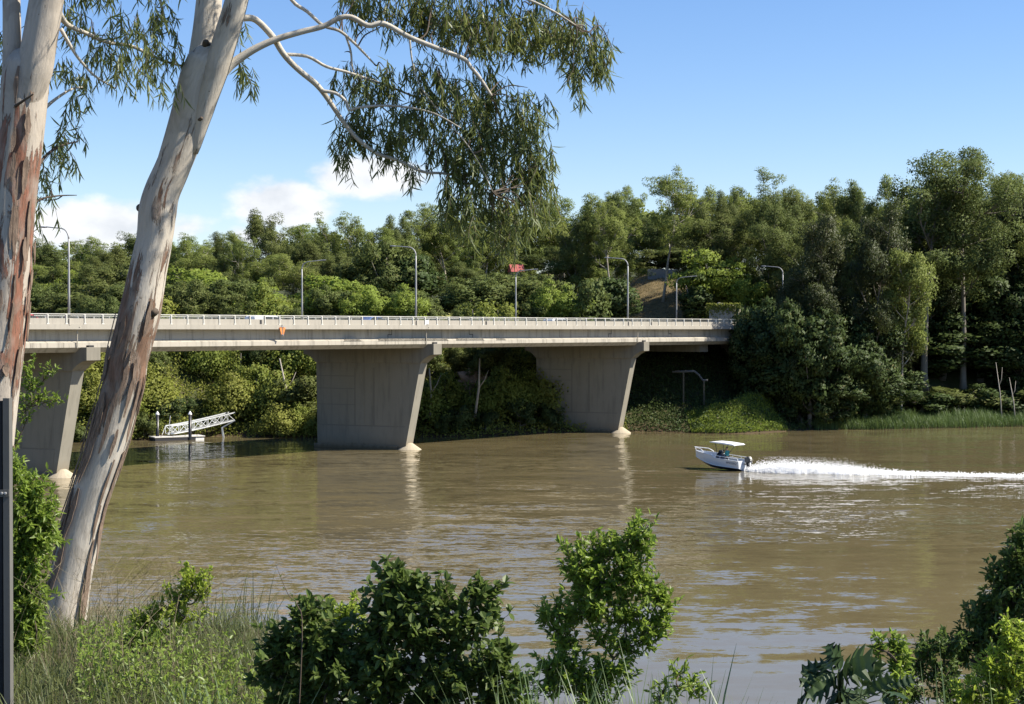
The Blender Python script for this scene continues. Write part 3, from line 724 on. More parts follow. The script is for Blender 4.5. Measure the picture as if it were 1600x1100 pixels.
skx = np.array([s[0] for s in SKY]); sky_ = np.array([s[1] for s in SKY])
def sky_y(px): return float(np.interp(px, skx, sky_))

# the three trees one looks at first
plant('gum2', 1036, 266, 262, 'tall pale trunked gum standing alone at the foot of the dry clearing', 118)
plant('giant0', 1446, 236, 238, 'left of the giant pair of gums on the right bank, straight pale trunk', 150)
plant('giant1', 1506, 228, 240, 'right of the giant pair of gums on the right bank, widest crown in view', 165)
plant('slender', 1408, 396, 226, 'slender sunlit tree with small leaves standing at the reeds on the right bank', 88, 'riverside_tree')
MID = [
 (58, 412, 262, 'gum2', 90, 'pale limbed gum between the left trunk and the first lamp'),
 (100, 425, 250, 'round0', 95, 'rounded fresh green tree low behind the first street lamp'),
 (158, 418, 255, 'gumd0', 90, 'gum left of the leaning trunk just over the railing'),
 (205, 412, 255, 'dense1', 90, 'bushy tree behind the leaning trunk at railing height'),
 (268, 400, 262, 'gum0', 85, 'olive gum right of the leaning trunk in the middle tier'),
 (312, 420, 240, 'round1', 105, 'big rounded green tree right of the leaning trunk above the railing'),
 (362, 398, 255, 'gumd2', 90, 'dark gum over the shoulder of the big rounded tree'),
 (408, 436, 238, 'round0', 66, 'small round light green tree left of the far slender lamp'),
 (452, 402, 250, 'gum3', 90, 'gum behind the far slender lamp in the middle tier'),
 (525, 432, 236, 'round1', 90, 'bright domed tree between the far slender lamp and the middle lamp'),
 (492, 396, 252, 'gumd1', 85, 'dark gum above the left half of the bright domed tree'),
 (600, 376, 240, 'dense0', 95, 'very dark dense tree just left of the middle street lamp'),
 (640, 400, 242, 'evergreen', 75, 'dark evergreen behind the middle street lamp pole'),
 (566, 398, 246, 'dense2', 80, 'dark bushy tree right of the bright dome'),
 (728, 410, 250, 'gumd2', 92, 'gum between the pale grass patch and the red roof'),
 (772, 428, 238, 'dense1', 85, 'olive bushy tree left of the far lamp by the red roof'),
 (742, 372, 262, 'gum1', 84, 'gum under the hanging leaves in the middle tier'),
 (872, 384, 258, 'gumd0', 92, 'gum right of the red roof in the middle tier'),
 (800, 421, 252, 'gum3', 46, 'small gum just below the red roof'),
 (838, 432, 240, 'dense2', 90, 'bushy tree right of the far lamp by the red roof'),
 (900, 392, 255, 'gum2', 95, 'gum left of the right pier street lamp in the middle tier'),
 (892, 448, 232, 'round0', 84, 'leafy green tree over the white utility'),
 (955, 436, 238, 'evergreen', 62, 'dark glossy evergreen behind the right pier street lamp'),
 (936, 378, 258, 'gum0', 90, 'gum over the dark glossy evergreen'),
 (985, 396, 262, 'gum3', 58, 'gum at the left edge of the dry clearing'),
 (1088, 428, 248, 'conic', 44, 'dark upright tree at the right edge of the dry clearing'),
 (1072, 412, 262, 'gumd1', 50, 'spindly gum at the top right of the dry clearing'),
 (1112, 392, 252, 'round1', 80, 'bright yellow green tree over the vine clad wall, left one'),
 (1162, 414, 250, 'round0', 80, 'bright yellow green tree over the vine clad wall, right one'),
 (1206, 420, 252, 'dense0', 76, 'green leafy tree right behind the last street lamp'),
 (1140, 356, 266, 'gum1', 95, 'gum above the bright yellow green pair'),
 (1238, 380, 255, 'gumd2', 95, 'dark gum right of the last street lamp'),
 (1200, 350, 268, 'gum0', 90, 'gum over the last street lamp in the middle tier'),
 (1290, 360, 248, 'gumd0', 105, 'dark gum in the middle of the right bank stand'),
 (1345, 350, 244, 'gumd1', 105, 'broad dark gum left of the giant pair'),
 (1560, 345, 246, 'gumd2', 110, 'dark gum filling the right bank under the giant pair'),
 (1615, 350, 245, 'gum1', 110, 'gum low at the right edge of the view'),
 (1400, 335, 246, 'gum2', 100, 'gum directly above the slender sunlit tree'),
]
for px, y, Y, k, wp, lab in MID:
    rd = k[:5] in ('round', 'dense', 'everg', 'conic')
    plant(k, px, y, Y, lab, wp, 'broadleaf_tree' if rd else 'gum_tree')
# the crowded stand on the right bank, its shade painted into dark leaves, in front of the bridge end
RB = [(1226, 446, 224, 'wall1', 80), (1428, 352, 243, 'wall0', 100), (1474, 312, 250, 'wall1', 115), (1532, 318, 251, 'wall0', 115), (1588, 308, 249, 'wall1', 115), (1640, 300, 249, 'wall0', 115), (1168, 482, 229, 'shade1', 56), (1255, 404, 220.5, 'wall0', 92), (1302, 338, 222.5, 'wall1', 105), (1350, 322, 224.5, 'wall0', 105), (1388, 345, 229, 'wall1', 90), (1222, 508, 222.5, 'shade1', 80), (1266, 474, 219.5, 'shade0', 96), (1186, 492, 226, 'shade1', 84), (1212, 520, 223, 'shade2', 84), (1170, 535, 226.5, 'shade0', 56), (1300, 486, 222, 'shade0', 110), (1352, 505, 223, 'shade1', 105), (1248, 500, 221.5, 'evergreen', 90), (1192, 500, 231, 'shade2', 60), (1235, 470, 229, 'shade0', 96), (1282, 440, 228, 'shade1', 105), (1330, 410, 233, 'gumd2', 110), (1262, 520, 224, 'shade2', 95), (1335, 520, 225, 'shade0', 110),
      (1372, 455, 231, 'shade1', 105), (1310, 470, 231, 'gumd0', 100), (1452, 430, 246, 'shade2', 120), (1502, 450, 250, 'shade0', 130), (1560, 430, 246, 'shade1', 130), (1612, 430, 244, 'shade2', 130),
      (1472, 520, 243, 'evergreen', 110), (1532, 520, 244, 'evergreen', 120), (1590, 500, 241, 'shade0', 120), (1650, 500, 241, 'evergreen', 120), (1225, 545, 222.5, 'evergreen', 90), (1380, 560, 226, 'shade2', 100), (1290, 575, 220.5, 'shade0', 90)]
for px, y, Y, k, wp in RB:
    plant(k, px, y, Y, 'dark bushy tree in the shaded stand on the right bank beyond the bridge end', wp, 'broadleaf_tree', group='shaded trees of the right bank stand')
for px, y, Y, k, wp, lab in [(1235, 600, 221, 'shrubd', 50, 'low dark bush where the right bank meets the shadow under the bridge'),
      (1440, 610, 231, 'shrubd', 95, 'dark bush at the foot of the giant pair, left one'), (1500, 606, 233, 'shrub0', 95, 'dark bush at the foot of the giant pair, right one'),
      (1560, 602, 234, 'shrubd', 95, 'dark bush near the two bleached dead stems'), (1615, 600, 234, 'shrub1', 95, 'dark bush at the right edge of the reed bed'),
      (1370, 622, 225, 'shrub0', 70, 'bush behind the sunlit reeds on the right bank')]:
    plant(k, px, y, Y, lab, wp, 'bank_shrub', 'shrub')
# more trees behind, filling the tiers
for i in range(84):
    px = -60 + i * 20.5 + random.uniform(-12, 12); t = random.random()
    if 975 < px < 1095: continue
    Y = random.uniform(252, 296); y = sky_y(px) + 10 + t * 75
    if 770 < px < 848: Y = random.uniform(272, 296); y = min(y, 395)
    plant(random.choice(['gum0', 'gum1', 'gum2', 'gum3', 'gumd0', 'gumd1', 'gumd2']), px, y, Y, 'olive gum packed among its neighbours on the slope behind the bridge', random.uniform(66, 92), group='gums packed on the slope behind the bridge')
for i in range(26):
    px = -40 + i * 48 + random.uniform(-10, 10)
    if 962 < px < 1165 or 655 < px < 725: continue
    plant(random.choice(['dense0', 'dense1', 'dense2', 'round0', 'shrub0']), px, 450 + random.uniform(-14, 18), random.uniform(226, 238) + max(0, px - 700) * .02, 'bushy tree at railing height along the road behind the bridge', random.uniform(60, 85), 'broadleaf_tree', group='bushy trees along the road behind the bridge')
# ------------------------------------------------------------------ river bank under and behind the bridge
nb = 0
for row, (d0, d1, h0, h1, keys) in enumerate([(0.3, 2.2, 2.2, 4.2, ['shrub0', 'shrub1', 'drape0', 'shrubd']), (4, 7.5, 4., 6.5, ['drape0', 'drape1', 'drape2', 'shrub0']), (10, 14, 4.5, 7., ['drape0', 'drape1', 'drape2', 'dense1']), (17, 22, 5, 8, ['drape1', 'drape2', 'dense0', 'round0', 'dense2'])]):
    for i in range(19):
        px = 92 + i * 42 + random.uniform(-12, 12) + row * 11
        if px > 860: continue
        X0 = (px - 800) / FPX * 205; Y = float(shore(X0)) + random.uniform(d0, d1); X = (px - 800) / FPX * Y
        if row in (0, 1) and 205 < px < 372 and row == 1 and 255 < px < 330: continue
        if row == 0 and 225 < px < 385: Y += 3.2; X = (px - 800) / FPX * Y
        z = float(far_z(X, Y)); h = random.uniform(h0, h1); k = random.choice(keys); p = PROTO[k]; s = h / p['H']
        lab = ['low leafy shrub leaning over the far waterline below the bridge', 'creeper covered shrub on the lower far bank below the bridge', 'creeper covered mound half way up the far bank below the bridge', 'leafy tree at the top of the far bank just under the bridge girders'][row]
        put(k, 'bank_shrub' if row < 3 else 'broadleaf_tree', 'shrub' if row < 3 else 'tree', lab, ['shrubs along the far waterline', 'creeper covered shrubs on the lower bank', 'creeper mounds half way up the bank', 'trees at the top of the bank'][row], (X, Y, z - .15), s * random.uniform(.9, 1.3), s)
# a few pale trunks standing on the bank below the bridge
BT = [(452, 645, 560, 'thin pale trunk leaning on the far bank left of the middle pier', -1.2), (671, 640, 575, 'thin grey trunk on the far bank just right of the middle pier', 0.), (130, 650, 565, 'pale dead trunk on the far bank right of the left pier', .4), (742, 640, 560, 'thin trunk on the far bank left of the right pier', .6)]
for px, yb, yt, lab, lean in BT:
    Y = 207.; a = at(px, yb, Y); b = at(px, yt, Y); a[2] = min(a[2], float(far_z(a[0], Y)) - .2) if False else a[2] - 1.
    b[0] += lean; m = (a + b) / 2 + np.array([.2, .1, 0]); t = thing('dead_tree', lab, 'dead tree', tuple(a))
    mb = MB(); mb.tube(np.array([a, m, b]) - a, [.16, .13, .07], 8); mb.build('trunk', BK_PALE, t, True)
    mb = MB(); mb.tube(np.array([m, m + (.7, .2, 1.), m + (1.2, .3, 2.2)]) - a, [.07, .05, .02], 6); mb.build('limb', BK_PALE, t, True)
for px, yt, lab in ((1562, 566, 'taller bleached dead stem in the reeds near the right edge'), (1583, 590, 'shorter bleached dead stem in the reeds near the right edge')):
    Y = 228.; b = at(px - 6, yt, Y); a = at(px + 4, 650, Y); a[2] = float(far_z(a[0], Y)) - .3
    t = thing('dead_tree', lab, 'dead tree', tuple(a)); mb = MB(); mb.tube(np.array([a, a * .5 + b * .5 + (.15, 0, 0), b]) - a, [.10, .08, .03], 7); mb.build('trunk', BK_PALE, t, True)
    mb = MB(); mb.tube(np.array([a * .4 + b * .6, a * .3 + b * .7 + (.5, 0, .2), a * .1 + b * .9 + (.8, 0, .2)]) - a, [.05, .04, .02], 6); mb.build('limb', BK_PALE, t, True)
# creepers over the slope, reeds at the right bank
def cover(name, label, n, xr, dr, leaf, mat, hgt, droop, wmask=None):
    mb = MB(); X = rng.uniform(*xr, n); d = rng.uniform(*dr, n); Y = shore(X) + d
    if wmask is not None:
        k = wmask(X, d); X, Y, d = X[k], Y[k], d[k]; n = len(X)
    Z = far_z(X, Y) + rng.random(n) ** 2 * hgt * (1 + wob(X, Y, .9, 3.)) + .05
    kites(mb, np.stack([X, Y, Z], 1), rng.normal(size=(n, 3)) + np.array([0, -.3, droop]), leaf[0] * rng.uniform(.6, 1.3, n), leaf[1])
    o = mb.build(name, mat); tag(o, label, 'ground cover', kind='stuff'); return o
clear = lambda X, d: ~((np.abs(X - 25.5) < 8) & (d > 30)) & ~((np.abs(X + 10.5) < 4.5) & (d > 34))
cover('bank_creeper', 'tangled creepers and weeds covering the far river bank', 66000, (-66, 15), (-.3, 26), (.34, .24), LF_VINE, 1.3, -.2)
cover('shade_creeper', 'bank weeds coloured dark for the shade under the right end of the bridge', 22000, (14.5, 50), (-.3, 26), (.34, .24), LF_DARK, 1.0, -.2)  # dark leaf colour takes the place of shade along this stretch
cover('hill_undergrowth', 'low undergrowth on the slope behind the road', 26000, (-75, 90), (26, 62), (.4, .26), LF_GUMD, 1.3, .2, clear)
cover('mound_grass', 'green grassy mound beside the shadow under the bridge', 14000, (23, 36), (-.2, 9), (.34, .12), LF_BRIGHT, .6, .9)
LF_DRY = M_leaf('dry_grass_blades', (.15, .115, .05), (.30, .24, .12), None, .25, .7, .4, .1)
cover('clearing_grass', 'dry tufted grass on the clearing behind the bridge', 9000, (17, 34), (32, 90), (.5, .09), LF_DRY, .35, 1.4)
LF_REED = M_leaf('reed_leaves', (.065, .105, .03), (.13, .19, .055), None, .3, .5, .3)
def reeds():
    n = 15000; X = rng.uniform(40, 92, n); d = rng.uniform(-.8, 6.0, n); Y = shore(X) + d
    base = np.stack([X, Y, far_z(X, Y)], 1); mb = MB(); blades(mb, base, rng.uniform(1.0, 2.1, n) * (1 + .3 * wob(X, Y, .5, 1.)), .05, rng.uniform(.15, .6, n))
    tag(mb.build('reed_bed', LF_REED), 'bed of tall green reeds along the right bank waterline', 'reeds', kind='stuff')
def blades(mb, base, h, w, bend, az=None, flop=0.):
    n = len(base); az = rng.random(n) * 6.283 if az is None else az
    dx = np.stack([np.cos(az), np.sin(az), np.zeros(n)], 1); sd = np.stack([-np.sin(az), np.cos(az), np.zeros(n)], 1)
    h = np.broadcast_to(h, (n,)); w = np.broadcast_to(np.asarray(w, float), (n,))[:, None]; bend = np.broadcast_to(bend, (n,)); V = []
    for t, k in ((0, .8), (.3, 1.), (.6, .8), (.85, .5), (1, .06)):
        up = t - bend * t * t * .55
        p = base + np.array([0, 0, 1.]) * (h * up)[:, None] + dx * (h * bend * t * t)[:, None]
        V += [p - sd * w * k / 2, p + sd * w * k / 2]
    V = np.stack(V, 1); m = V.shape[1]; i = np.arange(n)[:, None] * m
    q = np.concatenate([np.stack([i[:, 0] + 2*s, i[:, 0] + 2*s + 1, i[:, 0] + 2*s + 3, i[:, 0] + 2*s + 2], 1) for s in range(4)])
    mb.add(V.reshape(-1, 3), q)
reeds()
# hill forest beyond the counted trees
def forest():
    mb = MB()
    for i in range(120):
        px = rng.uniform(-300, 1750); Y = rng.uniform(305, 430); X = (px - 800) / FPX * Y
        z = float(far_z(X, Y)); top = at(px, sky_y(px) + rng.uniform(14, 50), Y)[2]; h = max(5, top - z)
        for k in range(22):
            u = unit(rng.normal(size=3)); c = np.array([X, Y, z + h * .68]) + u * np.array([4.2, 4.2, h * .30]) * rng.uniform(.5, 1)
            clump(mb, c, 1.5, 60, (.8, .45), .65, .4)
    tag(mb.build('hill_forest', LF_GUM), 'far eucalypt forest on the hill behind the first rows of trees', 'forest', kind='stuff')
forest()

# ------------------------------------------------------------------ small built things on the far side
def wall_thing():
    a, b = at(1108, 478, 243), at(1147, 478, 241); z0 = float(far_z(a[0], 243)) - 3
    t = thing('concrete_wall', 'old streaked concrete wall hung with creeper behind the right end of the bridge', 'wall', (a[0], a[1], z0), math.atan2(b[1]-a[1], b[0]-a[0]))
    Lw = float(np.linalg.norm((b - a)[:2])); hz = a[2] - z0
    mb = MB(); mb.prism([(0, 0), (Lw, 0), (Lw, hz), (Lw * .35, hz + .5), (0, hz - .6)], 1, 0, .6); bevel(mb.build('wall_panel', CONC_W, t), .06)
    mb = MB(); mb.box((Lw + .3, -.2, 0), (Lw + .8, .5, hz - .5)); bevel(mb.build('wall_pillar', CONC_W, t), .05)
    mb = MB(); n = 900; x = rng.uniform(-.4, Lw + 1, n); zz = hz + .4 - np.abs(rng.normal(size=n)) * .8
    kites(mb, np.stack([x, -.15 + rng.normal(size=n) * .12, zz], 1), rng.normal(size=(n, 3)) + (0, 0, -.5), .28, .2); mb.build('creeper', LF_VINE, t)
wall_thing()
def fence_thing():
    Y = 279.; a, b = at(1012, 447, Y), at(1062, 443, Y); a[2] = float(far_z(25.5, Y)) + 1.0
    t = thing('board_fence', 'grey board fence at the top of the dry grass clearing', 'fence', (a[0], Y, a[2] - 1.2))
    Lf = b[0] - a[0]; mb = MB(); n = int(Lf / .2)
    for i in range(n): mb.box((i * .2, 0, 0), (i * .2 + .185, .03, 1.7 + .03 * math.sin(i * 1.7)))
    mb.build('fence_boards', M_simple('grey_boards', (.25, .26, .25), .9, 0, .3, 3), t)
    for i in range(5):
        mb = MB(); mb.box((i * Lf / 4 - .06, .035, 0), (i * Lf / 4 + .06, .15, 1.8)); mb.build('fence_post', BK_GREY, t)
fence_thing()
def house_thing():
    Y = 259.; c = at(807, 424, Y); t = thing('house', 'small house with a red roof glimpsed between the gums', 'house', (c[0], Y, c[2] - 3), R(12))
    mb = MB(); mb.box((-.95, -1.1, float(far_z(c[0], Y)) - c[2] + 2.5), (.95, 1.5, 2.95)); mb.build('wall', M_simple('cream_wall', (.22, .19, .15), .9), t)
    mb = MB(); mb.prism([(-1.3, 2.9), (1.7, 2.9), (.2, 4.1)], 0, -1.1, 1.1); mb.build('roof', M_simple('red_roof', (.36, .085, .075), .8), t)
    mb = MB(); mb.box((-.6, -1.16, .9), (.3, -1.09, 2.2)); f = mb.build('window', GLASS, t); mb = MB(); mb.box((-.7, -1.19, .8), (.4, -1.13, .9)); mb.build('sill', WHITE, f)
house_thing()
rk = at(737, 577, 214.5)
def rock_mesh():
    import bmesh
    bm = bmesh.new(); bmesh.ops.create_icosphere(bm, subdivisions=4, radius=1.)
    for v in bm.verts:
        p = v.co; k = 1 + .22 * math.sin(p.x*4.1 + 1) * math.sin(p.y*3.7) + .14 * math.sin(p.z*8.3 + p.x*5) + .08 * math.sin(p.x*15 + p.z*11)
        v.co = p * k
    me = bpy.data.meshes.new('rock_outcrop'); bm.to_mesh(me); bm.free()
    t = NT('pink_rock'); n = t.noise(t.coord(), 2.2, 7, .65); me.materials.append(t.done(t.bsdf(t.mix(n, (.20, .12, .07), (.46, .31, .21)), .95, 0, .1, t.bump(n, .8, .2))))
    o = bpy.data.objects.new('rock_outcrop', me); C.objects.link(o); return o
o = rock_mesh(); o.location = (rk[0], 216.5, float(far_z(rk[0], 216.5)) + .2); o.scale = (1.9, 1.6, 2.0); tag(o, 'bare pinkish rock face in the creepers between the middle and right piers', 'rock')
# pipe under the bridge
pa = [at(1050, 581, 222), at(1085, 580, 222), at(1092, 586, 222), at(1098, 594, 222), at(1106, 594, 222)]
pt = thing('drain_outfall', 'pale bent pipe in the shadow under the right end of the bridge', 'pipe', tuple(pa[0]))
mb = MB(); mb.tube(np.array(pa) - pa[0], .15, 10); mb.build('pipe', M_simple('shade_painted_pipe', (.10, .10, .095), .8), pt, True)  # pipe colour darkened to stand for the shade below the deck
mb = MB(); mb.bar(at(1068, 581, 222) - pa[0], at(1068, 600, 222) - pa[0] + (0, 0, -3), .2); mb.bar(at(1100, 594, 222) - pa[0], at(1100, 600, 222) - pa[0] + (0, 0, -3), .2); mb.build('support', CONC_P, pt)
# ------------------------------------------------------------------ motor boat (local x to the bow, y to port, z up)
BH = math.pi - R(42)
bst = at(1150, 737, 154.5)                      # near (port) stern corner at the water
bp = np.array([bst[0] - (-math.sin(BH)) * 1.05 + .2, bst[1] - math.cos(BH) * 1.05, .02])
boat = thing('motor_boat', 'white open aluminium runabout speeding left with a flat white canopy and outboard', 'boat', tuple(bp), BH)
boat.rotation_euler = (0, R(-3.4), BH); boat.scale = (1.15, 1.08, 1.08); boat.rotation_mode = 'XYZ'
HULLP = M_simple('white_hull_paint', (.74, .77, .80), .3, .1, .04); BOTTOM = M_simple('dark_hull_bottom', (.035, .05, .085), .4)
L_ = 4.75; ST = [] # station x, keel z, chine half beam, chine z, gunwale half beam, gunwale z
for i in range(15):
    t = i / 14; x = L_ * t
    beam = 1.02 * (1 - max(0, (t - .42) / .58) ** 2.3 * .985)
    gz = .86 + .10 * t + (.20 if t > .52 else 0) * min(1, (t - .52) / .05) + .16 * max(0, t - .5)
    kz = -.12 + .85 * max(0, (t - .55) / .45) ** 2.4
    cb = beam * (.86 - .25 * t * t); cz = .22 + .45 * max(0, (t - .45) / .55) ** 1.8
    ST.append((x + (.42 * max(0, (t - .8) / .2) ** 1.0 if i == 14 else 0) * 0, kz, max(cb, .012), min(cz, gz - .1), max(beam, .02), gz))
def hull():
    sk, bt, ins = MB(), MB(), MB(); n = len(ST)
    rake = lambda x, z: x + .42 * max(0, x / L_ - .6) * z
    side, bot, inn = [], [], []
    for x, kz, cb, cz, gb, gz in ST:
        ring = []
        for s in (1, -1):
            m = [(rake(x, cz), s*cb, cz), (rake(x, (cz+gz)/2), s*(cb*.42 + gb*.58), (cz+gz)/2), (rake(x, gz), s*gb, gz), (rake(x, gz), s*max(gb - .07, .004), gz + .004)]
            ring.append(m)
        side.append(ring); bot.append([(rake(x, cz), cb, cz - .002), (rake(x, kz), 0, kz), (rake(x, cz), -cb, cz - .002)])
        fl = max(.22, cz + .05); inn.append([(rake(x, gz), max(gb - .07, .004), gz), (rake(x, fl), max(cb - .08, .003), fl), (rake(x, fl), -max(cb - .08, .003), fl), (rake(x, gz), -max(gb - .07, .004), gz)])
    def loft(mb, rows):
        m = len(rows[0]); V = np.array(rows).reshape(-1, 3)
        q = [(i*m + j, i*m + j + 1, (i+1)*m + j + 1, (i+1)*m + j) for i in range(len(rows) - 1) for j in range(m - 1)]; mb.add(V, np.array(q))
    loft(sk, [r[0] for r in side]); loft(sk, [r[1][::-1] for r in side]); loft(bt, bot); loft(ins, inn)
    x, kz, cb, cz, gb, gz = ST[0]
    for xo in (0., .09):
        sk.add([(xo, -gb, gz), (xo, -cb, cz), (xo, 0, kz), (xo, cb, cz), (xo, gb, gz), (xo, .35, gz - .0), (xo, .3, gz - .2), (xo, -.3, gz - .2), (xo, -.35, gz)], np.array([list(range(9))]))
    sk.build('hull', HULLP, boat); bt.build('hull_bottom', BOTTOM, boat); ins.build('inner_liner', M_simple('grey_liner', (.5, .53, .56), .5), boat)
    # moulded strakes and rub rail
    g = MB()
    for s in (1, -1): g.tube([(rake(x, gz), s * (gb + .012), gz - .02) for x, kz, cb, cz, gb, gz in ST], .028, 6)
    g.build('rub_rail', WHITE, boat, True)
    g = MB()
    for s in (1, -1): g.tube([(rake(x, cz), s * (cb + .006), cz) for x, kz, cb, cz, gb, gz in ST], .022, 6)
    g.build('chine_strake', WHITE, boat, True)
    return rake
rake = hull()
def gun(t): 
    k = t * 14; i = min(int(k), 13); a, b = np.array(ST[i]), np.array(ST[i+1]); return a + (b - a) * (k - i)
for s, nm_ in ((1, 'side_rail'), (-1, 'side_rail')):
    g = MB(); P = []
    for t in (.0, .02, .2, .38, .5, .53):
        a = gun(t); P.append((a[0] + .05, s * (a[4] - .05), a[5] + (.0 if t in (0., .53) else .19)))
    g.tube(P, .03, 7)
    for t in (.2, .38): a = gun(t); g.tube([(a[0] + .05, s*(a[4] - .05), a[5]), (a[0] + .05, s*(a[4] - .05), a[5] + .19)], .025, 6)
    g.build(nm_, WHITE, boat, True)
g = MB(); P = []
for t, s in ((.74, 1), (.80, 1), (.9, 1), (.97, 1), (1., 0), (.97, -1), (.9, -1), (.80, -1), (.74, -1)):
    a = gun(t); up = .05 if t == .74 else .26; P.append((rake(a[0], a[5]) + (.12 if t > .78 else 0), s * max(a[4] - .03, 0), a[5] + up))
g.tube(P, .032, 8); a = gun(.99); g.tube([(rake(a[0], a[5]) - .02, 0, a[5]), (rake(a[0], a[5]) + .12, 0, a[5] + .26)], .03, 6); g.build('bow_rail', WHITE, boat, True)
mb = MB(); mb.prism([(1.95, .2), (2.65, .2), (2.62, 1.02), (2.3, 1.16), (2.0, 1.12)], 1, -.42, .42); bevel(mb.build('console', M_simple('navy_console', (.03, .045, .08), .4), boat), .05)
ws = MB(); ws.add([(2.58, -.42, 1.05), (2.58, .42, 1.05), (2.32, .38, 1.55), (2.32, -.38, 1.55), (2.56, -.42, 1.05), (2.56, .42, 1.05), (2.30, .38, 1.55), (2.30, -.38, 1.55)], np.array([(0,1,2,3),(7,6,5,4),(0,4,5,1),(1,5,6,2),(2,6,7,3),(3,7,4,0)])); ws.build('windscreen', GLASS, boat)
mb = MB(); mb.box((2.72, .28, .25), (3.05, .62, .86)); bevel(mb.build('cooler_box', WHITE, boat), .05)
th = np.linspace(0, 6.283, 15); mb = MB(); mb.tube([(1.93 - .06*math.sin(t)*0, .18*math.cos(t), 1.05 + .18*math.sin(t)) for t in th], .018, 6, False); mb.bar((1.93, -.18, 1.05), (1.93, .18, 1.05), .02); mb.bar((1.93, 0, 1.05), (2.02, 0, 1.0), .03); mb.build('steering_wheel', BLACK, boat)
mb = MB(); mb.box((1.05, -.3, .22), (1.4, .3, .72)); b = bevel(mb.build('helm_seat', M_simple('dark_seat', (.03, .03, .035), .6), boat), .05)
# canopy
cz = 2.12
mb = MB(); mb.prism([(.62, cz), (3.02, cz + .05), (3.06, cz + .09), (2.9, cz + .13), (1.9, cz + .16), (.75, cz + .12), (.58, cz + .05)], 1, -.86, .86); bevel(mb.build('canopy', WHITE, boat), .03)
for s in (1, -1):
    mb = MB(); mb.tube([(2.6, s*.48, .3), (2.45, s*.5, 1.2), (2.62, s*.6, cz + .04)], .024, 7); mb.tube([(2.0, s*.48, .3), (1.98, s*.5, 1.2), (1.3, s*.62, cz + .02)], .024, 7); mb.build('canopy_post', BLACK, boat, True)
for s in (1, -1):
    mb = MB(); mb.tube([(.68, s*.66, cz - .06), (.68, s*.66, cz + .04)], .04, 8); mb.build('canopy_lamp', WHITE, boat)
# outboard
ob = thing('outboard_motor', None, None); ob.parent = boat; ob.location = (-.28, 0, .55); ob.rotation_euler = (0, R(8), 0)
mb = MB(); mb.prism([(-.34, .18), (.14, .16), (.2, .42), (.12, .66), (-.22, .70), (-.36, .5)], 1, -.19, .19); bevel(mb.build('cowling', M_simple('grey_cowling', (.05, .052, .056), .3), ob), .07, 3)
mb = MB(); mb.prism([(-.34, .30), (-.20, .69), (-.31, .68), (-.40, .5)], 1, -.12, .12); bevel(mb.build('cowling_stripe', M_simple('pale_stripe', (.6, .58, .5), .4), ob), .02)
mb = MB(); mb.prism([(-.2, -.75), (.08, -.75), (.12, .17), (-.2, .17)], 1, -.07, .07); mb.box((-.1, -.2, .0), (.2, .2, .12)); bevel(mb.build('leg', BLACK, ob), .03)
mb = MB(); mb.tube([(-.42, 0, -.7), (-.1, 0, -.7), (.2, 0, -.7)], [.05, .08, .02], 10)
for k in range(3):
    a = k * 2.094; mb.prism([(0, .05), (.06, .17), (0, .19), (-.06, .16)], 0, -.40, -.385) if k == 0 else mb.bar((-.39, math.sin(a)*.05, -.7 + math.cos(a)*.05), (-.39, math.sin(a)*.18, -.7 + math.cos(a)*.18), .1, .015)
mb.build('propeller', BLACK, ob)
cu = bpy.data.curves.new('registration_lettering', 'FONT'); cu.body = 'WV325Q'; cu.size = .26; cu.extrude = .002; cu.materials.append(M_simple('dark_lettering', (.03, .04, .06), .6))
tmp = bpy.data.objects.new('tmp', cu); lt = bpy.data.objects.new('registration_lettering', bpy.data.meshes.new_from_object(tmp)); bpy.data.objects.remove(tmp); C.objects.link(lt); lt.parent = boat
a = gun(.06); lt.rotation_euler = (R(90) - R(9), 0, R(180)); lt.location = (1.22, 1.018, .54)
for m_ in (ST,): pass

# ------------------------------------------------------------------ skipper
def skin(name, joints, edges, mat, parent, root=0, sub=2):
    me = bpy.data.meshes.new(name); me.from_pydata([j[:3] for j in joints], edges, []); me.materials.append(mat)
    o = bpy.data.objects.new(name, me); C.objects.link(o); o.parent = parent
    m = o.modifiers.new('skin', 'SKIN'); m.use_smooth_shade = True
    for v, j in zip(me.skin_vertices[0].data, joints): v.radius = (j[3], j[4] if len(j) > 4 else j[3])
    for i, v in enumerate(me.skin_vertices[0].data): v.use_root = (i == root)
    s = o.modifiers.new('sub', 'SUBSURF'); s.levels = sub; s.render_levels = sub
    return o
SKINM = M_simple('skin', (.55, .30, .20), .55, 0, .06); SHIRT = M_simple('teal_shirt', (.04, .24, .25), .85, 0, .15, 12); TROU = M_simple('dark_trousers', (.025, .028, .035), .85)
floor = np.array([1.62 * 1.15, .12, .24])
mw = boat.matrix_world
from mathutils import Euler
rot = Euler((0, R(-3.4), BH), 'XYZ').to_matrix()
pw = np.array(rot @ Vector(floor)) + bp
pr = thing('person', 'skipper in a long teal shirt and dark trousers standing at the wheel under the canopy', 'person', tuple(pw), BH)
Jt = [(0, 0, .92, .11, .11), (0, 0, 1.08, .105, .105), (.02, 0, 1.27, .12, .12), (.03, 0, 1.43, .10, .09), (.045, 0, 1.52, .055), (.07, 0, 1.60, .075, .085), (.075, 0, 1.70, .085, .075), (.07, 0, 1.76, .05)]
Je = [(0,1),(1,2),(2,3),(3,4),(4,5),(5,6),(6,7)]
def add(chain, start):
    i = start
    for c in chain: Jt.append(c); Je.append((i, len(Jt) - 1)); i = len(Jt) - 1
    return i
Jt.append((.155, 0, 1.655, .016)); Je.append((6, len(Jt) - 1))      # nose
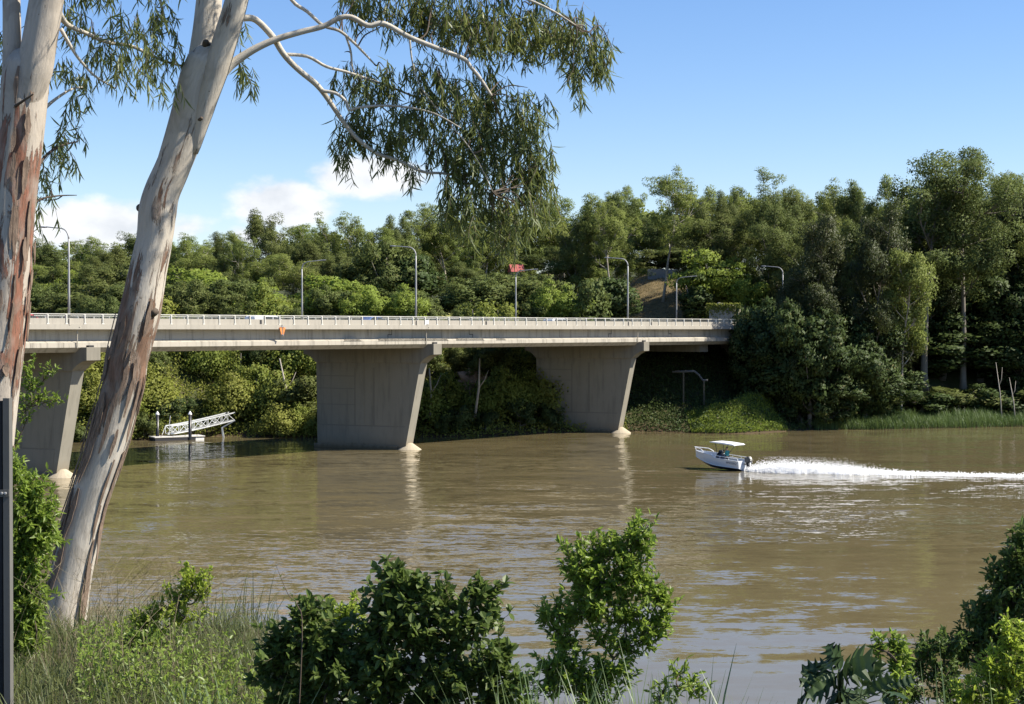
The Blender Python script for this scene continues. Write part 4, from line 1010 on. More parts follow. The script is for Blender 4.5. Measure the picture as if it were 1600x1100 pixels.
for s in (1, -1):
    add([(0, s*.10, .84, .095), (.03, s*.12, .48, .065), (-.02, s*.13, .12, .045), (.0, s*.13, .05, .04), (.14, s*.15, .035, .03)], 0)
    h = add([(.03, s*.20, 1.40, .06), (.06, s*.27, 1.15, .047), (.24, s*.22, 1.02, .037), (.33, s*.17, 1.03, .028), (.37, s*.165, 1.035, .03)], 3)
    for k in range(4): add([(.405, s*(.19 - .018*k), 1.05 + .004*k, .0095), (.43, s*(.188 - .018*k), 1.035, .0085), (.425, s*(.187 - .018*k), 1.012, .008)], h)
    add([(.375, s*.135, 1.055, .011), (.40, s*.12, 1.05, .009)], h - 1)
skin('body', Jt, Je, SKINM, pr)
sj = [(-.005, 0, .86, .175, .165), (0, 0, 1.06, .175, .165), (.015, 0, 1.27, .205, .185), (.025, 0, 1.43, .165, .14), (.04, 0, 1.485, .07)]; se = [(0,1),(1,2),(2,3),(3,4)]
for s in (1, -1):
    b = len(sj); sj += [(.03, s*.205, 1.40, .08), (.06, s*.275, 1.15, .066), (.235, s*.22, 1.022, .052)]; se += [(3, b), (b, b+1), (b+1, b+2)]
skin('shirt', sj, se, SHIRT, pr)
tj = [(0, 0, .93, .15, .12)]; te = []
for s in (1, -1):
    b = len(tj); tj += [(0, s*.10, .82, .11), (.03, s*.12, .48, .082), (-.02, s*.13, .09, .068)]; te += [(0, b), (b, b+1), (b+1, b+2)]
skin('trousers', tj, te, TROU, pr)
mb = MB()
mb.lathe([(.092, -.02), (.098, .02), (.088, .07), (.05, .105), (.005, .115)], 18, (.055, 0, 1.70)); mb.build('hair', M_simple('brown_hair', (.07, .045, .03), .8), pr, True)
mb = MB()
for s in (1, -1): mb.lathe([(.002, -.01), (.011, -.006), (.011, .006), (.002, .01)], 8, (.148, s*.032, 1.682))
mb.build('eye', BLACK, pr)
mb = MB()
for s in (1, -1): mb.lathe([(.004, -.03), (.014, -.015), (.016, .012), (.005, .028)], 8, (.065, s*.088, 1.668))
mb.build('ear', SKINM, pr)

# ------------------------------------------------------------------ wake: foam on the water and flying spray
t_ = NT('white_water'); v_ = t_.coord('World', (1, 2.2, 1)); n_ = t_.noise(v_, 3., 6, .7)
FOAM = t_.done(t_.bsdf(t_.mix(n_, (.72, .74, .74), (.86, .87, .86)), .7, 0, .3, t_.bump(n_, .8, .15)))
stern = np.array(rot @ Vector((-.3, 0, 0))) + bp
cxs = [stern[0] + .1, stern[0] + .9, stern[0] + 3, stern[0] + 8]
def ctr(u):       # centre line of the wake, u metres behind the stern
    e = at(1600, 744, 149.5); y0, y1 = stern[1] - .2, e[1]
    x = stern[0] + u
    y = y0 + (y1 - y0) * min(1, u / (e[0] - stern[0])) - .9 * (1 - math.exp(-u / 2.2)) * math.exp(-u / 12)
    return x, y
def wake():
    mb = MB(); n = 520; m = 15; V = []
    for i in range(n):
        u = i / (n - 1) * 46; x, y = ctr(u)
        hw = .55 + .75 * (1 - math.exp(-u / 3)) - .006 * u
        pk = .10 + .34 * (math.exp(-((u - 6.6) / 4.2) ** 2) + .75 * math.exp(-((u - 2.6) / 2.2) ** 2)) + .05
        for j in range(m):
            s = j / (m - 1) * 2 - 1
            e = 1 - abs(s) ** 2.2
            r = .6 + .3 * math.sin(x * 1.3 + s * 2) * math.sin(x * .7 + s * 3.) + .35 * (rng.random() - .5)
            sp = 1 + .14 * math.sin(x * 1.1) * math.sin(x * 2.3 + 1)
            V.append((x + rng.normal() * .02, y + s * hw * sp, -.03 + e * pk * (.7 + .3 * r)))
    i, j = np.meshgrid(np.arange(n - 1), np.arange(m - 1), indexing='ij'); a = (i * m + j).ravel(); mb.add(V, np.stack([a, a + m, a + m + 1, a + 1], 1))
    tag(mb.build('wake_foam', FOAM, smooth=True), 'long white foam trail behind the speeding boat', 'wake', kind='stuff')
    mb = MB(); N = 30000
    u = np.abs(np.concatenate([rng.gamma(3.2, 2.1, N * 2 // 3), rng.uniform(0, 46, N // 6), rng.uniform(0, 5, N - N * 2 // 3 - N // 6)])); u = u[u < 46]; n = len(u)
    P = np.array([ctr(x) for x in u]); pk = .15 + .75 * (np.exp(-((u - 6.8) / 4.4) ** 2) + .7 * np.exp(-((u - 2.4) / 2.4) ** 2))
    z = np.abs(rng.normal(size=n)) ** 1.25 * pk * .55 + .05
    c = np.stack([P[:, 0] + rng.normal(size=n) * .15, P[:, 1] + rng.normal(size=n) * (.45 + .02 * u), np.minimum(z * .8, 1.4)], 1)
    r = rng.uniform(.012, .034, n) * np.clip(1.4 - z * .5, .35, 1.4)
    T = np.array([(1,1,1),(1,-1,-1),(-1,1,-1),(-1,-1,1)]) / 1.2
    Vv = c[:, None, :] + T[None] * r[:, None, None]
    b = np.arange(n)[:, None] * 4; F = np.concatenate([b + np.array(f) for f in ((0,1,2),(0,2,3),(0,3,1),(1,3,2))])
    mb.add(Vv.reshape(-1, 3), F)
    tag(mb.build('wake_spray', M_simple('spray', (.86, .87, .87), .5, 0, .02)), 'white spray thrown up behind the boat', 'spray', kind='stuff')
wake()

# ------------------------------------------------------------------ pontoon landing on the far side
pa = at(240, 689, 197.); pb = at(318, 686, 200.)
pd = pb - pa; Lp = float(np.hypot(pd[0], pd[1])); pang = math.atan2(pd[1], pd[0])
pon = thing('pontoon', 'low floating pontoon with a pale deck moored at the far bank', 'pontoon', (pa[0], pa[1], 0), pang)
mb = MB(); mb.box((0, -.6, -.2), (Lp * .8, 1.9, .34)); bevel(mb.build('float', M_simple('dark_float', (.03, .03, .035), .6), pon), .04)
mb = MB(); mb.box((-.05, -.65, .344), (Lp, 1.95, .46)); bevel(mb.build('deck', M_simple('pale_deck', (.55, .53, .48), .7), pon), .02)
mb = MB(); mb.box((Lp * .8 + .05, -.55, -.2), (Lp - .1, 1.8, .30)); bevel(mb.build('float', WHITE, pon), .04)
for k in range(4):
    mb = MB(); mb.tube([(Lp * (.12 + .24 * k), -.55, .46), (Lp * (.12 + .24 * k), -.55, .62)], .05, 8); mb.build('mooring_cleat', STEEL, pon)
pile0 = None
for px, yt, lab in ((246, 644, 'left of two black mooring piles with white caps at the pontoon'), (297, 641, 'right of two black mooring piles with white caps, in front of the gangway')):
    Y = 198.2 if px == 246 else 198.6; p = at(px, 690, Y); h = at(px, yt, Y)[2]
    if pile0 is None:
        pile0 = thing('mooring_pile', lab, 'pile', (p[0], Y, 0), group='mooring piles at the pontoon')
        mb = MB(); mb.lathe([(.2, -3), (.2, h - .3)], 16); mb.build('shaft', BLACK, pile0, True); mb = MB(); mb.lathe([(.23, h - .32), (.23, h - .2), (.03, h + .12)], 16); mb.build('cap', WHITE, pile0)
    else: dup(pile0, (p[0], Y, 0), label=lab)
def gangway():
    a, b = at(263, 684, 199.0), at(362, 650, 206.5); a[2] = .6
    t = thing('gangway', 'white truss gangway sloping up from the pontoon to the far bank', 'gangway', tuple(a), math.atan2(b[1]-a[1], b[0]-a[0]))
    Lg = float(np.hypot(b[0]-a[0], b[1]-a[1])); rise = lambda x: .1 + (b[2] - a[2] - .6) * (max(0, x) / Lg) ** 1.25
    n = 9; xs_ = [Lg * i / n for i in range(n + 1)]
    for s in (-.55, .55):
        mb = MB()
        for i in range(n):
            mb.bar((xs_[i], s, rise(xs_[i])), (xs_[i+1], s, rise(xs_[i+1])), .11); mb.bar((xs_[i], s, rise(xs_[i]) + .95), (xs_[i+1], s, rise(xs_[i+1]) + .95), .13)
            mb.bar((xs_[i], s, rise(xs_[i])), (xs_[i+1], s, rise(xs_[i+1]) + .95), .06) if i % 2 else mb.bar((xs_[i], s, rise(xs_[i]) + .95), (xs_[i+1], s, rise(xs_[i+1])), .06)
            mb.bar((xs_[i], s, rise(xs_[i])), (xs_[i], s, rise(xs_[i]) + .95), .06)
        mb.bar((xs_[0] - .5, s, .0), (xs_[0], s, rise(0) + .95), .07); mb.build('side_truss', ALU, t)
    mb = MB()
    for i in range(n * 2):
        x0, x1 = Lg * i / n / 2, Lg * (i + .92) / n / 2; mb.bar((x0, 0, rise(x0) + .03), (x1, 0, rise(x1) + .03), 1.0, .05)
    mb.build('walkway', STEEL, t)
    mb = MB(); mb.tube([(-.3, -.6, 0), (-.3, -.6, 1.4), (-.15, -.6, 2.3)], .04, 7); mb.build('handrail_post', ALU, t)
gangway()
s0 = at(347, 668, 203); s1 = at(351, 686, 203); s2 = at(367, 657, 203)
st = thing('bank_strut', 'white bent strut standing in the water right of the gangway', 'strut', (s1[0], s1[1], 0)); mb = MB(); mb.bar((s1 - s1) + (0, 0, -1), s0 - s1 + (0, 0, s1[2]), .2); mb.build('leg', ALU, st); mb = MB(); mb.bar(s0 - s1 + (0, 0, s1[2]), s2 - s1 + (0, 0, s1[2]), .12); mb.build('arm', ALU, st)
# ------------------------------------------------------------------ foreground gums
BARK1 = M_bark('cream_gum_bark', (.56, .51, .425), (.40, .355, .29), (.15, .10, .065), (.25, .145, .095), .17, 3.4, 5.0, .11)
BARK2 = M_bark('flaking_gum_bark', (.49, .435, .36), (.34, .30, .25), (.16, .095, .062), (.32, .14, .09), .16, 3.4, 6.5)
BRANCH = M_bark('branch_bark', (.52, .48, .40), (.36, .33, .27), (.16, .12, .08), (.2, .14, .09), .03, 0, 0)
TWIG = M_simple('brown_twig', (.085, .062, .042), .85, 0, .2, 20)
LF_HANG = M_leaf('hanging_gum_leaves', (.070, .102, .030), (.19, .225, .068), None, .40, .45, 1.2, .35, (.30, .33, .08))
def path(pts, Y0, Y1=None, rad=None):
    """(px, py, width px) list to points and radii at distances running from Y0 to Y1"""
    n = len(pts); Ys = np.linspace(Y0, Y1 if Y1 else Y0, n)
    P = np.array([at(p[0], p[1], Y) for p, Y in zip(pts, Ys)]); r = np.array([p[2] * Y / FPX / 2 for p, Y in zip(pts, Ys)]); return P, r
def smooth(P, r, k=4):
    P = np.asarray(P, float); n = len(P); out, ro = [], []
    for i in range(n - 1):
        p0, p1, p2, p3 = P[max(i-1, 0)], P[i], P[i+1], P[min(i+2, n-1)]
        for j in range(k):
            t = j / k; out.append(.5 * ((2*p1) + (-p0 + p2)*t + (2*p0 - 5*p1 + 4*p2 - p3)*t*t + (-p0 + 3*p1 - 3*p2 + p3)*t**3)); ro.append(r[i] + (r[i+1] - r[i]) * t)
    out.append(P[-1]); ro.append(r[-1]); return np.array(out), np.array(ro)
def long_leaves(mb, c, d, l, w):
    """hanging sickle leaves: base c, direction d"""
    n = len(c); d = unit(d); s = unit(np.cross(d, rng.normal(size=(n, 3)))); q = np.cross(s, d)
    l = np.broadcast_to(l, (n,))[:, None]; w = np.broadcast_to(w, (n,))[:, None]; bend = rng.uniform(-.34, .34, n)[:, None]; V = []
    for t, k in ((0, .12), (.25, .85), (.55, .9), (.8, .5), (1, .05)):
        p = c + d * l * t + s * l * bend * t * t; V += [p - s * w * k / 2 + q * w * .12 * k, p + s * w * k / 2 + q * w * .12 * k]
    V = np.stack(V, 1); i = np.arange(n) * 10
    mb.add(V.reshape(-1, 3), np.concatenate([np.stack([i + 2*k, i + 2*k + 1, i + 2*k + 3, i + 2*k + 2], 1) for k in range(4)]))
def hang_blob(lf, tw, px, py, rx, ry, Y, n, rz=None, leaves=13, lean=0.):
    c = at(px, py, Y); a, b = rx * Y / FPX, ry * Y / FPX; rz = rz or max(.25, min(a, b) * .9)
    for i in range(n):
        u = unit(rng.normal(size=3)) * rng.random() ** .45
        s = c + u * np.array([a, rz, b]); L = rng.uniform(.18, .42)
        d = unit(np.array([rng.normal() * .55 + lean, rng.normal() * .55, -.75])); P = [s]
        for k in range(3): d = unit(d + np.array([0, 0, -.35]) + rng.normal(size=3) * .1); P.append(P[-1] + d * L / 3)
        P = np.array(P); tw.tube(P, [.004, .003, .0025, .0015], 3, False)
        m = int(rng.integers(leaves - 4, leaves + 4)); t = rng.random(m) * 2.99; k = t.astype(int)
        q = P[k] + (P[k+1] - P[k]) * (t - k)[:, None]
        long_leaves(lf, q, rng.normal(size=(m, 3)) * .42 + np.array([lean * .3, 0, -1]), rng.uniform(.11, .20, m), rng.uniform(.014, .023, m))
    return c
def link(tw, nodes, c, r=.013):
    k = np.argmin(np.linalg.norm(nodes - c, axis=1)); a = nodes[k]; m = (a + c) / 2 + rng.normal(size=3) * .06 * np.linalg.norm(c - a) + np.array([0, 0, .06])
    P, rr = smooth([a, (a * .6 + m * .4) + rng.normal(size=3) * .03, m, c], [r, r * .85, r * .65, r * .3], 3); tw.tube(P, rr, 5, False); return P
def strips(P, r, n, s_rng, face, name, mat, parent, th_rng=(-1.3, 1.3), long_=(.2, .75)):
    """loose bark strips lying on the trunk, lifting at their lower ends"""
    mb = MB(); L = np.concatenate([[0], np.cumsum(np.linalg.norm(np.diff(P, axis=0), axis=1))])
    for i in range(n):
        s0 = rng.uniform(*s_rng); ln = rng.uniform(*long_); th = rng.uniform(*th_rng); w = rng.uniform(.02, .07); lift = rng.uniform(.0, .045) * (rng.random() < .5)
        V = []; m = 7
        for k in range(m):
            s = max(0.05, s0 - ln * k / (m - 1)); c = np.array([np.interp(s, L, P[:, j]) for j in range(3)]); rr = np.interp(s, L, r)
            tan = np.array([np.interp(s + .1, L, P[:, j]) - np.interp(s - .1, L, P[:, j]) for j in range(3)]); tan /= np.linalg.norm(tan)
            f = np.array(face, float); f -= tan * (f @ tan); f /= np.linalg.norm(f); g = np.cross(tan, f)
            ww = w * (.25 + .75 * math.sin(math.pi * min(1, .06 + k / (m - 1) * .97))) * rng.uniform(.7, 1.2); t2 = th + .012 * math.sin(k * 1.3 + i)
            for sg in (-1, 1):
                a = t2 + sg * ww / rr / 2; rad = rr * 1.03 + .006 + lift * (k / (m - 1)) ** 2
                V.append(c + (f * math.cos(a) + g * math.sin(a)) * rad)
        V = np.array(V); q = np.array([(2*k, 2*k+1, 2*k+3, 2*k+2) for k in range(m - 1)]); mb.add(V, q)
    o = mb.build(name, mat, parent); mo = o.modifiers.new('thick', 'SOLIDIFY'); mo.thickness = .008; return o
def M_peel():
    t = NT('peeling_bark'); v = t.coord(scale=(1, 1, .15)); n = t.noise(v, 40, 6, .7); m = t.noise(t.coord(), 6, 3)
    c = t.mix(t.ramp(n, [(.35, 0.), (.65, 1.)]), (.09, .058, .04), (.27, .185, .13)); c = t.mix(t.math('MULTIPLY', m, .5), c, (.33, .27, .21))
    return t.done(t.bsdf(c, .95, 0, .1, t.bump(n, .8, .02)))
PEEL = M_peel()

# the leaning gum
YT = 19.7
T1 = [(92,1060,104),(92,1030,90),(92,1000,78),(111,900,65),(134,800,61),(165,700,64),(193,600,66),(200,560,65),(218,489,67),(231,424,60),(242,372,57),(247,330,60),(254,300,56),(273,255,54),(294,191,60),(312,127,66),(324,98,66),(329,80,48),(331,70,20)]
g1 = thing('leaning_gum_tree', 'big cream barked gum leaning right across the view with peeling brown strips', 'tree', tuple(at(92, 1010, YT)))
def part(mb, name, mat, root, smooth_=True, attr=True):
    o = mb.build(name, mat, None, smooth_, attr); o.parent = root; o.location = -Vector(root.location); return o
P1, r1 = smooth(*path(T1, YT), 5)
mb = MB(); mb.tube(P1, r1 * .98, 28, True, .045, .8)
part(mb, 'trunk', BARK1, g1)
mb = MB(); P, r = smooth(*path([(296,215,14),(302,170,36),(312,120,46),(322,60,44),(327,0,40),(333,-80,38),(345,-220,34),(352,-360,26)], YT, YT + .3), 4); mb.tube(P, r, 18, True, .04); part(mb, 'limb', BARK1, g1)
mb = MB(); P, r = smooth(*path([(304,240,10),(318,175,30),(338,110,38),(356,50,38),(370,0,36),(388,-80,33),(425,-220,28),(465,-360,22)], YT - .06, YT - .4), 4); mb.tube(P, r, 18, True, .04); limb2 = P; part(mb, 'limb', BARK1, g1)
BRS = [ # branches of the leaning gum
 ([(335,130,26),(350,112,22),(365,98,19),(395,78,16),(430,62,14),(470,50,13),(505,41,12),(530,28,11),(550,27,11),(575,40,11),(600,37,11),(640,58,10),(690,78,9.5),(725,92,9),(735,104,8),(750,122,7.5),(768,150,6)], YT - .1, YT + .4),
 ([(362,30,20),(380,28,15),(400,31,14),(425,56,14),(440,80,13),(452,95,12.5),(470,112,12),(490,128,12),(503,142,11),(520,166,10),(535,188,9.5),(560,218,9),(590,240,8),(620,250,7),(660,268,6.5),(695,271,5),(725,278,3.5)], YT - .1, YT + .9),
 ([(445,85,8),(480,88,7),(510,104,6.5),(540,112,6),(570,122,6),(600,132,5),(640,148,4),(680,165,3)], YT + .2, YT + .8),
 ([(503,142,8),(525,146,7),(540,158,6.5),(546,172,6),(560,168,5.5),(600,165,5),(640,168,4.5),(680,178,3.5),(720,200,2.5)], YT + .35, YT + .3),
 ([(400,-120,14),(430,-50,9),(456,0,8),(480,18,7.5),(505,40,7),(530,48,6.5),(550,64,6),(568,82,5),(585,100,3)], YT + .3, YT + .6),
 ([(540,55,5),(548,80,4.5),(552,110,4),(570,140,3.5),(600,170,3),(640,200,2.5),(680,226,2)], YT + .6, YT + .7),
 ([(425,-160,20),(500,-110,14),(590,-70,11),(680,-40,9),(770,-20,7),(850,10,5),(900,40,3)], YT - .4, YT + .2),
 ([(640,60,4),(645,100,3.5),(660,140,3),(700,190,3),(740,240,2.5),(770,300,2)], YT + .3, YT + .5)]
nodes = []
for pts, a, b in BRS:
    P, r = smooth(*path(pts, a, b), 4); r = r * .74; mb = MB(); mb.tube(P, r, 10, True, .05, 2.); part(mb, 'branch', BRANCH, g1); nodes.append(P[len(P)//4:])
nodes = np.concatenate(nodes)
BL = [(560,-15,50,28),(625,5,55,32),(690,15,60,48),(745,30,60,55),(800,30,65,55),(860,40,55,58),(908,48,45,48),(938,78,28,42),(896,98,18,34),(700,-70,120,35),(820,-60,110,40),
 (548,108,34,26),(596,122,42,34),(562,180,38,42),(536,220,20,26),(604,206,36,36),(640,176,46,42),(668,120,46,46),(712,160,46,52),(760,130,46,44),(770,190,52,52),(826,160,32,38),
 (822,214,44,50),(846,262,38,46),(790,262,56,50),(738,238,46,46),(690,218,38,38),(716,296,40,34),(764,314,46,32),(816,312,42,30),(850,300,22,30),(700,322,24,20),(748,344,26,20),(796,352,32,20),(640,246,20,20),
 (378,108,18,24),(374,40,14,20),(800,374,14,10)]
lf, tw = MB(), MB()
for px, py, rx, ry in BL:
    Y = YT + rng.uniform(.5, 1.35); n = max(4, int(rx * ry / 44))
    c = hang_blob(lf, tw, px, py, rx, ry, Y, n)
    if px > 400:
        for k in range(2): link(tw, nodes, c + rng.normal(size=3) * .12, .011)
part(lf, 'foliage', LF_HANG, g1, False, False); part(tw, 'twigs', TWIG, g1, False, False)
# canopy of the same tree above the picture
lf = MB(); tw = MB()
for i in range(16):
    hang_blob(lf, tw, 330 + rng.uniform(-160, 480), rng.uniform(-420, -230), 80, 60, YT + rng.uniform(-1.2, 1.6), 26, .6, 10)
part(lf, 'foliage', LF_HANG, g1, False, False)
strips(P1, r1, 22, (3.0, 4.7), (.25, -1, 0), 'bark_strip', PEEL, None, (-1.5, 1.2)); o = bpy.context.scene.objects['bark_strip']; o.parent = g1; o.location = -Vector(g1.location)
o = strips(P1, r1, 26, (.5, 3.6), (-.9, -.7, 0), 'bark_strip', PEEL, g1, (-.7, .5), (.3, 1.)); o.location = -Vector(g1.location)
o = strips(P1, r1, 14, (1.2, 3.4), (.95, -.6, 0), 'bark_strip', PEEL, g1, (-.25, .45), (.3, .9)); o.location = -Vector(g1.location)
# broken stubs and knots
def stub(px, py, dx, dy, L, r, root, Y=YT - .22):
    a = at(px, py, Y + .1); b = a + np.array([dx, -.8, dy]) * L; mb = MB(); mb.tube([a, (a + b) / 2, b], [r * 1.5, r, r * .8], 9, True, .2, 9); part(mb, 'branch_stub', TWIG, root)
stub(306, 192, .7, .35, .13, .022, g1); stub(322, 70, .1, .3, .10, .035, g1); stub(240, 488, .3, .1, .06, .04, g1, YT - .25); stub(212, 504, -.2, .1, .08, .035, g1, YT - .22); stub(166, 708, .1, .1, .04, .02, g1, YT - .22); stub(222, 325, -.8, .1, .05, .05, g1, YT - .1)

# the left gum, forked, cut by the left edge of the view
YL = 18.2
g2 = thing('forked_gum_tree', 'forked gum with flaking red brown bark cut by the left edge of the view', 'tree', tuple(at(-40, 1040, YL)))
T2 = [(-42,1090,96),(-40,1040,88),(-34,900,76),(-24,780,74),(-16,700,72),(-6,600,74),(6,500,73),(14,420,72),(18,350,70),(27,260,68),(33,200,68),(38,130,72),(42,100,66),(43,84,46),(44,76,18)]
P2, r2 = smooth(*path(T2, YL), 5); mb = MB(); mb.tube(P2, r2, 26, True, .05, .9); part(mb, 'trunk', BARK2, g2)
mb = MB(); P, r = smooth(*path([(32,220,12),(40,165,42),(54,110,54),(63,60,52),(73,0,52),(84,-80,48),(100,-220,40),(120,-380,30)], YL - .05, YL - .2), 4); mb.tube(P, r, 18, True, .05); part(mb, 'limb', BARK2, g2)
mb = MB(); P, r = smooth(*path([(24,230,8),(22,185,30),(20,130,32),(19,70,28),(18,0,27),(14,-80,26),(-10,-220,22),(-40,-360,16)], YL - .05, YL + .2), 4); mb.tube(P, r, 16, True, .05); part(mb, 'limb', BARK2, g2)
o = strips(P2, r2, 26, (2.2, 5.2), (.3, -1, 0), 'bark_strip', PEEL, g2, (-.6, 1.4), (.15, .5)); o.location = -Vector(g2.location)
o = strips(P2, r2, 12, (5.2, 7.0), (0, -1, 0), 'bark_strip', PEEL, g2, (-.9, 1.2), (.25, .7)); o.location = -Vector(g2.location)
stub(24, 166, 1.2, .55, .2, .012, g2, YL - .35)
nodes = []
for pts, a, b in (([(92,20,12),(105,38,8),(135,52,6.5),(168,66,6),(205,72,5.5),(240,88,5),(265,98,4),(290,104,3)], YL, YL + 1.6), ([(95,45,7),(115,80,5),(130,100,4.5),(150,120,3.5),(180,138,2)], YL, YL + .5), ([(60,180,7),(80,160,5),(110,140,3.5),(130,136,2)], YL + .2, YL + 1.),
                  ([(52,270,6),(75,240,4.5),(100,226,3.5),(120,222,2)], YL + .2, YL + .8), ([(40,330,5),(62,312,3.5),(90,306,2.5),(120,305,1.2)], YL + .2, YL + .6), ([(230,-60,7),(245,-20,5),(255,20,4),(262,50,3)], YL + 1., YL + 1.4), ([(84,-80,14),(150,-70,9),(220,-60,7),(300,-50,5)], YL - .2, YL + 1.4)):
    P, r = smooth(*path(pts, a, b), 4); mb = MB(); mb.tube(P, r, 8, True, .05, 2.); part(mb, 'branch', BRANCH if pts[0][2] > 6 else TWIG, g2); nodes.append(P[3:])
nodes = np.concatenate(nodes); lf, tw = MB(), MB()
for px, py, rx, ry in ((125,22,26,34),(165,60,36,44),(205,20,40,28),(200,95,42,32),(245,60,32,38),(250,10,34,26),(275,78,22,34),(262,118,16,18),(118,130,22,34),(96,90,18,30),(105,160,26,18),(86,205,26,22),(100,230,26,24),(118,195,12,12),(78,262,22,26),(66,300,16,24),(58,335,10,14),(150,-40,70,34),(250,-50,70,34),(10,60,16,60),(2,170,10,60)):
    c = hang_blob(lf, tw, px, py, rx * .95, ry * .9, YL + rng.uniform(.3, 1.4), max(3, int(rx * ry / 72)), .35, 11)
    link(tw, nodes, c, .008)
for i in range(8): hang_blob(lf, tw, rng.uniform(-250, 300), rng.uniform(-420, -200), 80, 60, YL + rng.uniform(-1, 1.5), 18, .6, 10)
part(lf, 'foliage', LF_HANG, g2, False, False); part(tw, 'twigs', TWIG, g2, False, False)

# ------------------------------------------------------------------ foreground bushes
LF_LIME = M_leaf('lime_leaves', (.16, .22, .025), (.34, .43, .055), (.30, .34, .06), .5, .42, 2., .35)
LF_FRESH = M_leaf('fresh_green_leaves', (.105, .16, .024), (.25, .34, .055), (.22, .28, .06), .48, .42, 2., .35)
LF_DEEP = M_leaf('deep_green_leaves', (.042, .078, .018), (.14, .205, .048), (.13, .14, .035), .36, .45, 2.5, .3)
LF_GRASS = M_leaf('grass_blades', (.045, .066, .018), (.15, .165, .055), None, .3, .5, 1.2, .35)  # blade colour darkened to stand for shade over the near bank
LF_CANE = M_leaf('cane_grass_blades', (.09, .14, .05), (.20, .27, .11), None, .35, .45, 1.5, .4)
def broad(mb, c, d, up, l, w):
    """broad leaves folded along the midrib: base c, direction d"""
    n = len(c); d = unit(d); s = unit(np.cross(d, up)); u = np.cross(s, d); l = np.broadcast_to(l, (n,))[:, None]; w = np.broadcast_to(w, (n,))[:, None]
    g = lambda t, k, f: c + d * l * t + s * w * k + u * (w * f - l * .18 * t * t)
    V = np.stack([g(0, 0, 0), g(.22, .36, .12), g(.5, .5, .16), g(.8, .3, .08), g(1, 0, 0), g(.8, -.3, .08), g(.5, -.5, .16), g(.22, -.36, .12)], 1)
    i = np.arange(n)[:, None] * 8; mb.add(V.reshape(-1, 3), np.concatenate([i + np.array([0, 1, 2, 3, 4]), i + np.array([0, 4, 5, 6, 7])]))
def bush(name, label, cat, base, blobs, leafm, leaf, per, mains=7, twigr=.006, tipl=.22, dens=1., group=None, up=.5, shell=.45):
    """base point, list of (centre, radii, number of shoots): stems run from the base to shoots inside the blobs"""
    base = np.array(base, float); t = thing(name, label, cat, tuple(base), 0, group); lf, st = MB(), MB()
    bl = sorted([(np.array(c) - base, np.array(rr), n) for c, rr, n in blobs], key=lambda b: np.linalg.norm(b[0]))
    net = [np.zeros(3), np.array([.02, 0, .15]), np.array([0, .02, .3])]
    for c, rr, n in bl:
        N = np.array(net); below = np.where(N[:, 2] > c[2] - .05, 3., 0.) ; dd0 = np.linalg.norm(N - c, axis=1); a0 = N[np.argmin(dd0 + below + .25 * np.linalg.norm(N, axis=1))]
        m, _ = smooth([a0, a0 * .55 + c * .45 + rng.normal(size=3) * .04 + np.array([0, 0, -.03]), c], [1, 1, 1], 5); net += list(m[3:])
        w0 = twigr * (2.2 if np.linalg.norm(a0) < .5 else 1.5); st.tube(m, np.linspace(w0, twigr, len(m)), 6, False)
        for i in range(int(n * dens * 1.5)):
            u = unit(rng.normal(size=3)); tip = c + u * rr * (shell + (1 - shell) * rng.random()) * (rng.uniform(1.3, 1.9) if rng.random() < .13 else 1)
            a = m[-1 - int(rng.integers(0, 4))]; dd = unit((tip - a) + np.array([0, 0, up * .15]))
            mid = (a + tip) / 2 + rng.normal(size=3) * .02
            P, _ = smooth([a, mid, tip, tip + unit(dd + np.array([0, 0, up]) * .6) * tipl * .35], [1]*4, 3); st.tube(P, np.linspace(twigr * .6, twigr * .25, len(P)), 4, False)
            q = int(rng.integers(per, per * 2)); s = (1 - rng.random(q) ** 1.1 * .85) * (len(P) - 1.01); j = s.astype(int); pos = P[j] + (P[j+1] - P[j]) * (s - j)[:, None]
            ax = unit(P[j+1] - P[j]); d = unit(rng.normal(size=(q, 3)) * .8 + ax * .7 + np.array([0, 0, .1]))
            broad(lf, pos, d, np.array([0, 0, 1.]) + rng.normal(size=(q, 3)) * .45, leaf[0] * rng.uniform(.6, 1.2, q), leaf[1] * rng.uniform(.7, 1.15, q))
    st.build('stems', TWIG, t); lf.build('leaves', leafm, t); return t
def B(px, py, rx, ry, Y, n, rz=None):
    s = Y / FPX; return (at(px, py, Y), (rx * s, rz or (rx + ry) / 2 * s, ry * s), n)
def gz(X, Y): return float(near_z(X, Y))
def gp(px, Y, dy=0.): X = (px - 800) / FPX * Y; return (X, Y, gz(X, Y) + dy - .05)
# bright green shrub right of the centre
Y = 11.5
bush('green_shrub', 'upright bright green shrub with many small leaves standing right of the dark bush', 'shrub', gp(925, Y),
     [B(1000,838,22,28,Y,16), B(975,862,34,26,Y,22), B(935,868,34,30,Y,24), B(900,890,26,34,Y,24), B(940,910,40,32,Y,26), B(990,905,34,34,Y,24), B(920,950,40,34,Y,28), B(975,955,40,30,Y,24), B(868,958,28,22,Y,13), B(1025,930,22,28,Y,12), B(1040,950,20,26,Y,10), B(1018,990,34,26,Y,16),
      B(880,985,36,24,Y,14), B(940,1000,30,22,Y,8), B(980,1010,34,20,Y,10), B(880,1035,40,26,Y,20), B(960,1050,36,26,Y,18), B(900,1060,44,34,Y,24), B(850,1070,30,26,Y,14), B(930,1085,40,30,Y,20)], LF_FRESH, (.052, .024), 13, tipl=.2, twigr=.005)
bush('seedling', 'low spray of fresh leaves at the bottom edge right of the upright green shrub', 'shrub', gp(1060, Y - .4), [B(1085,1078,26,12,Y-.4,7), B(1062,1050,14,10,Y-.4,4), B(1030,1090,30,14,Y-.4,8)], LF_FRESH, (.055, .024), 10, twigr=.004)
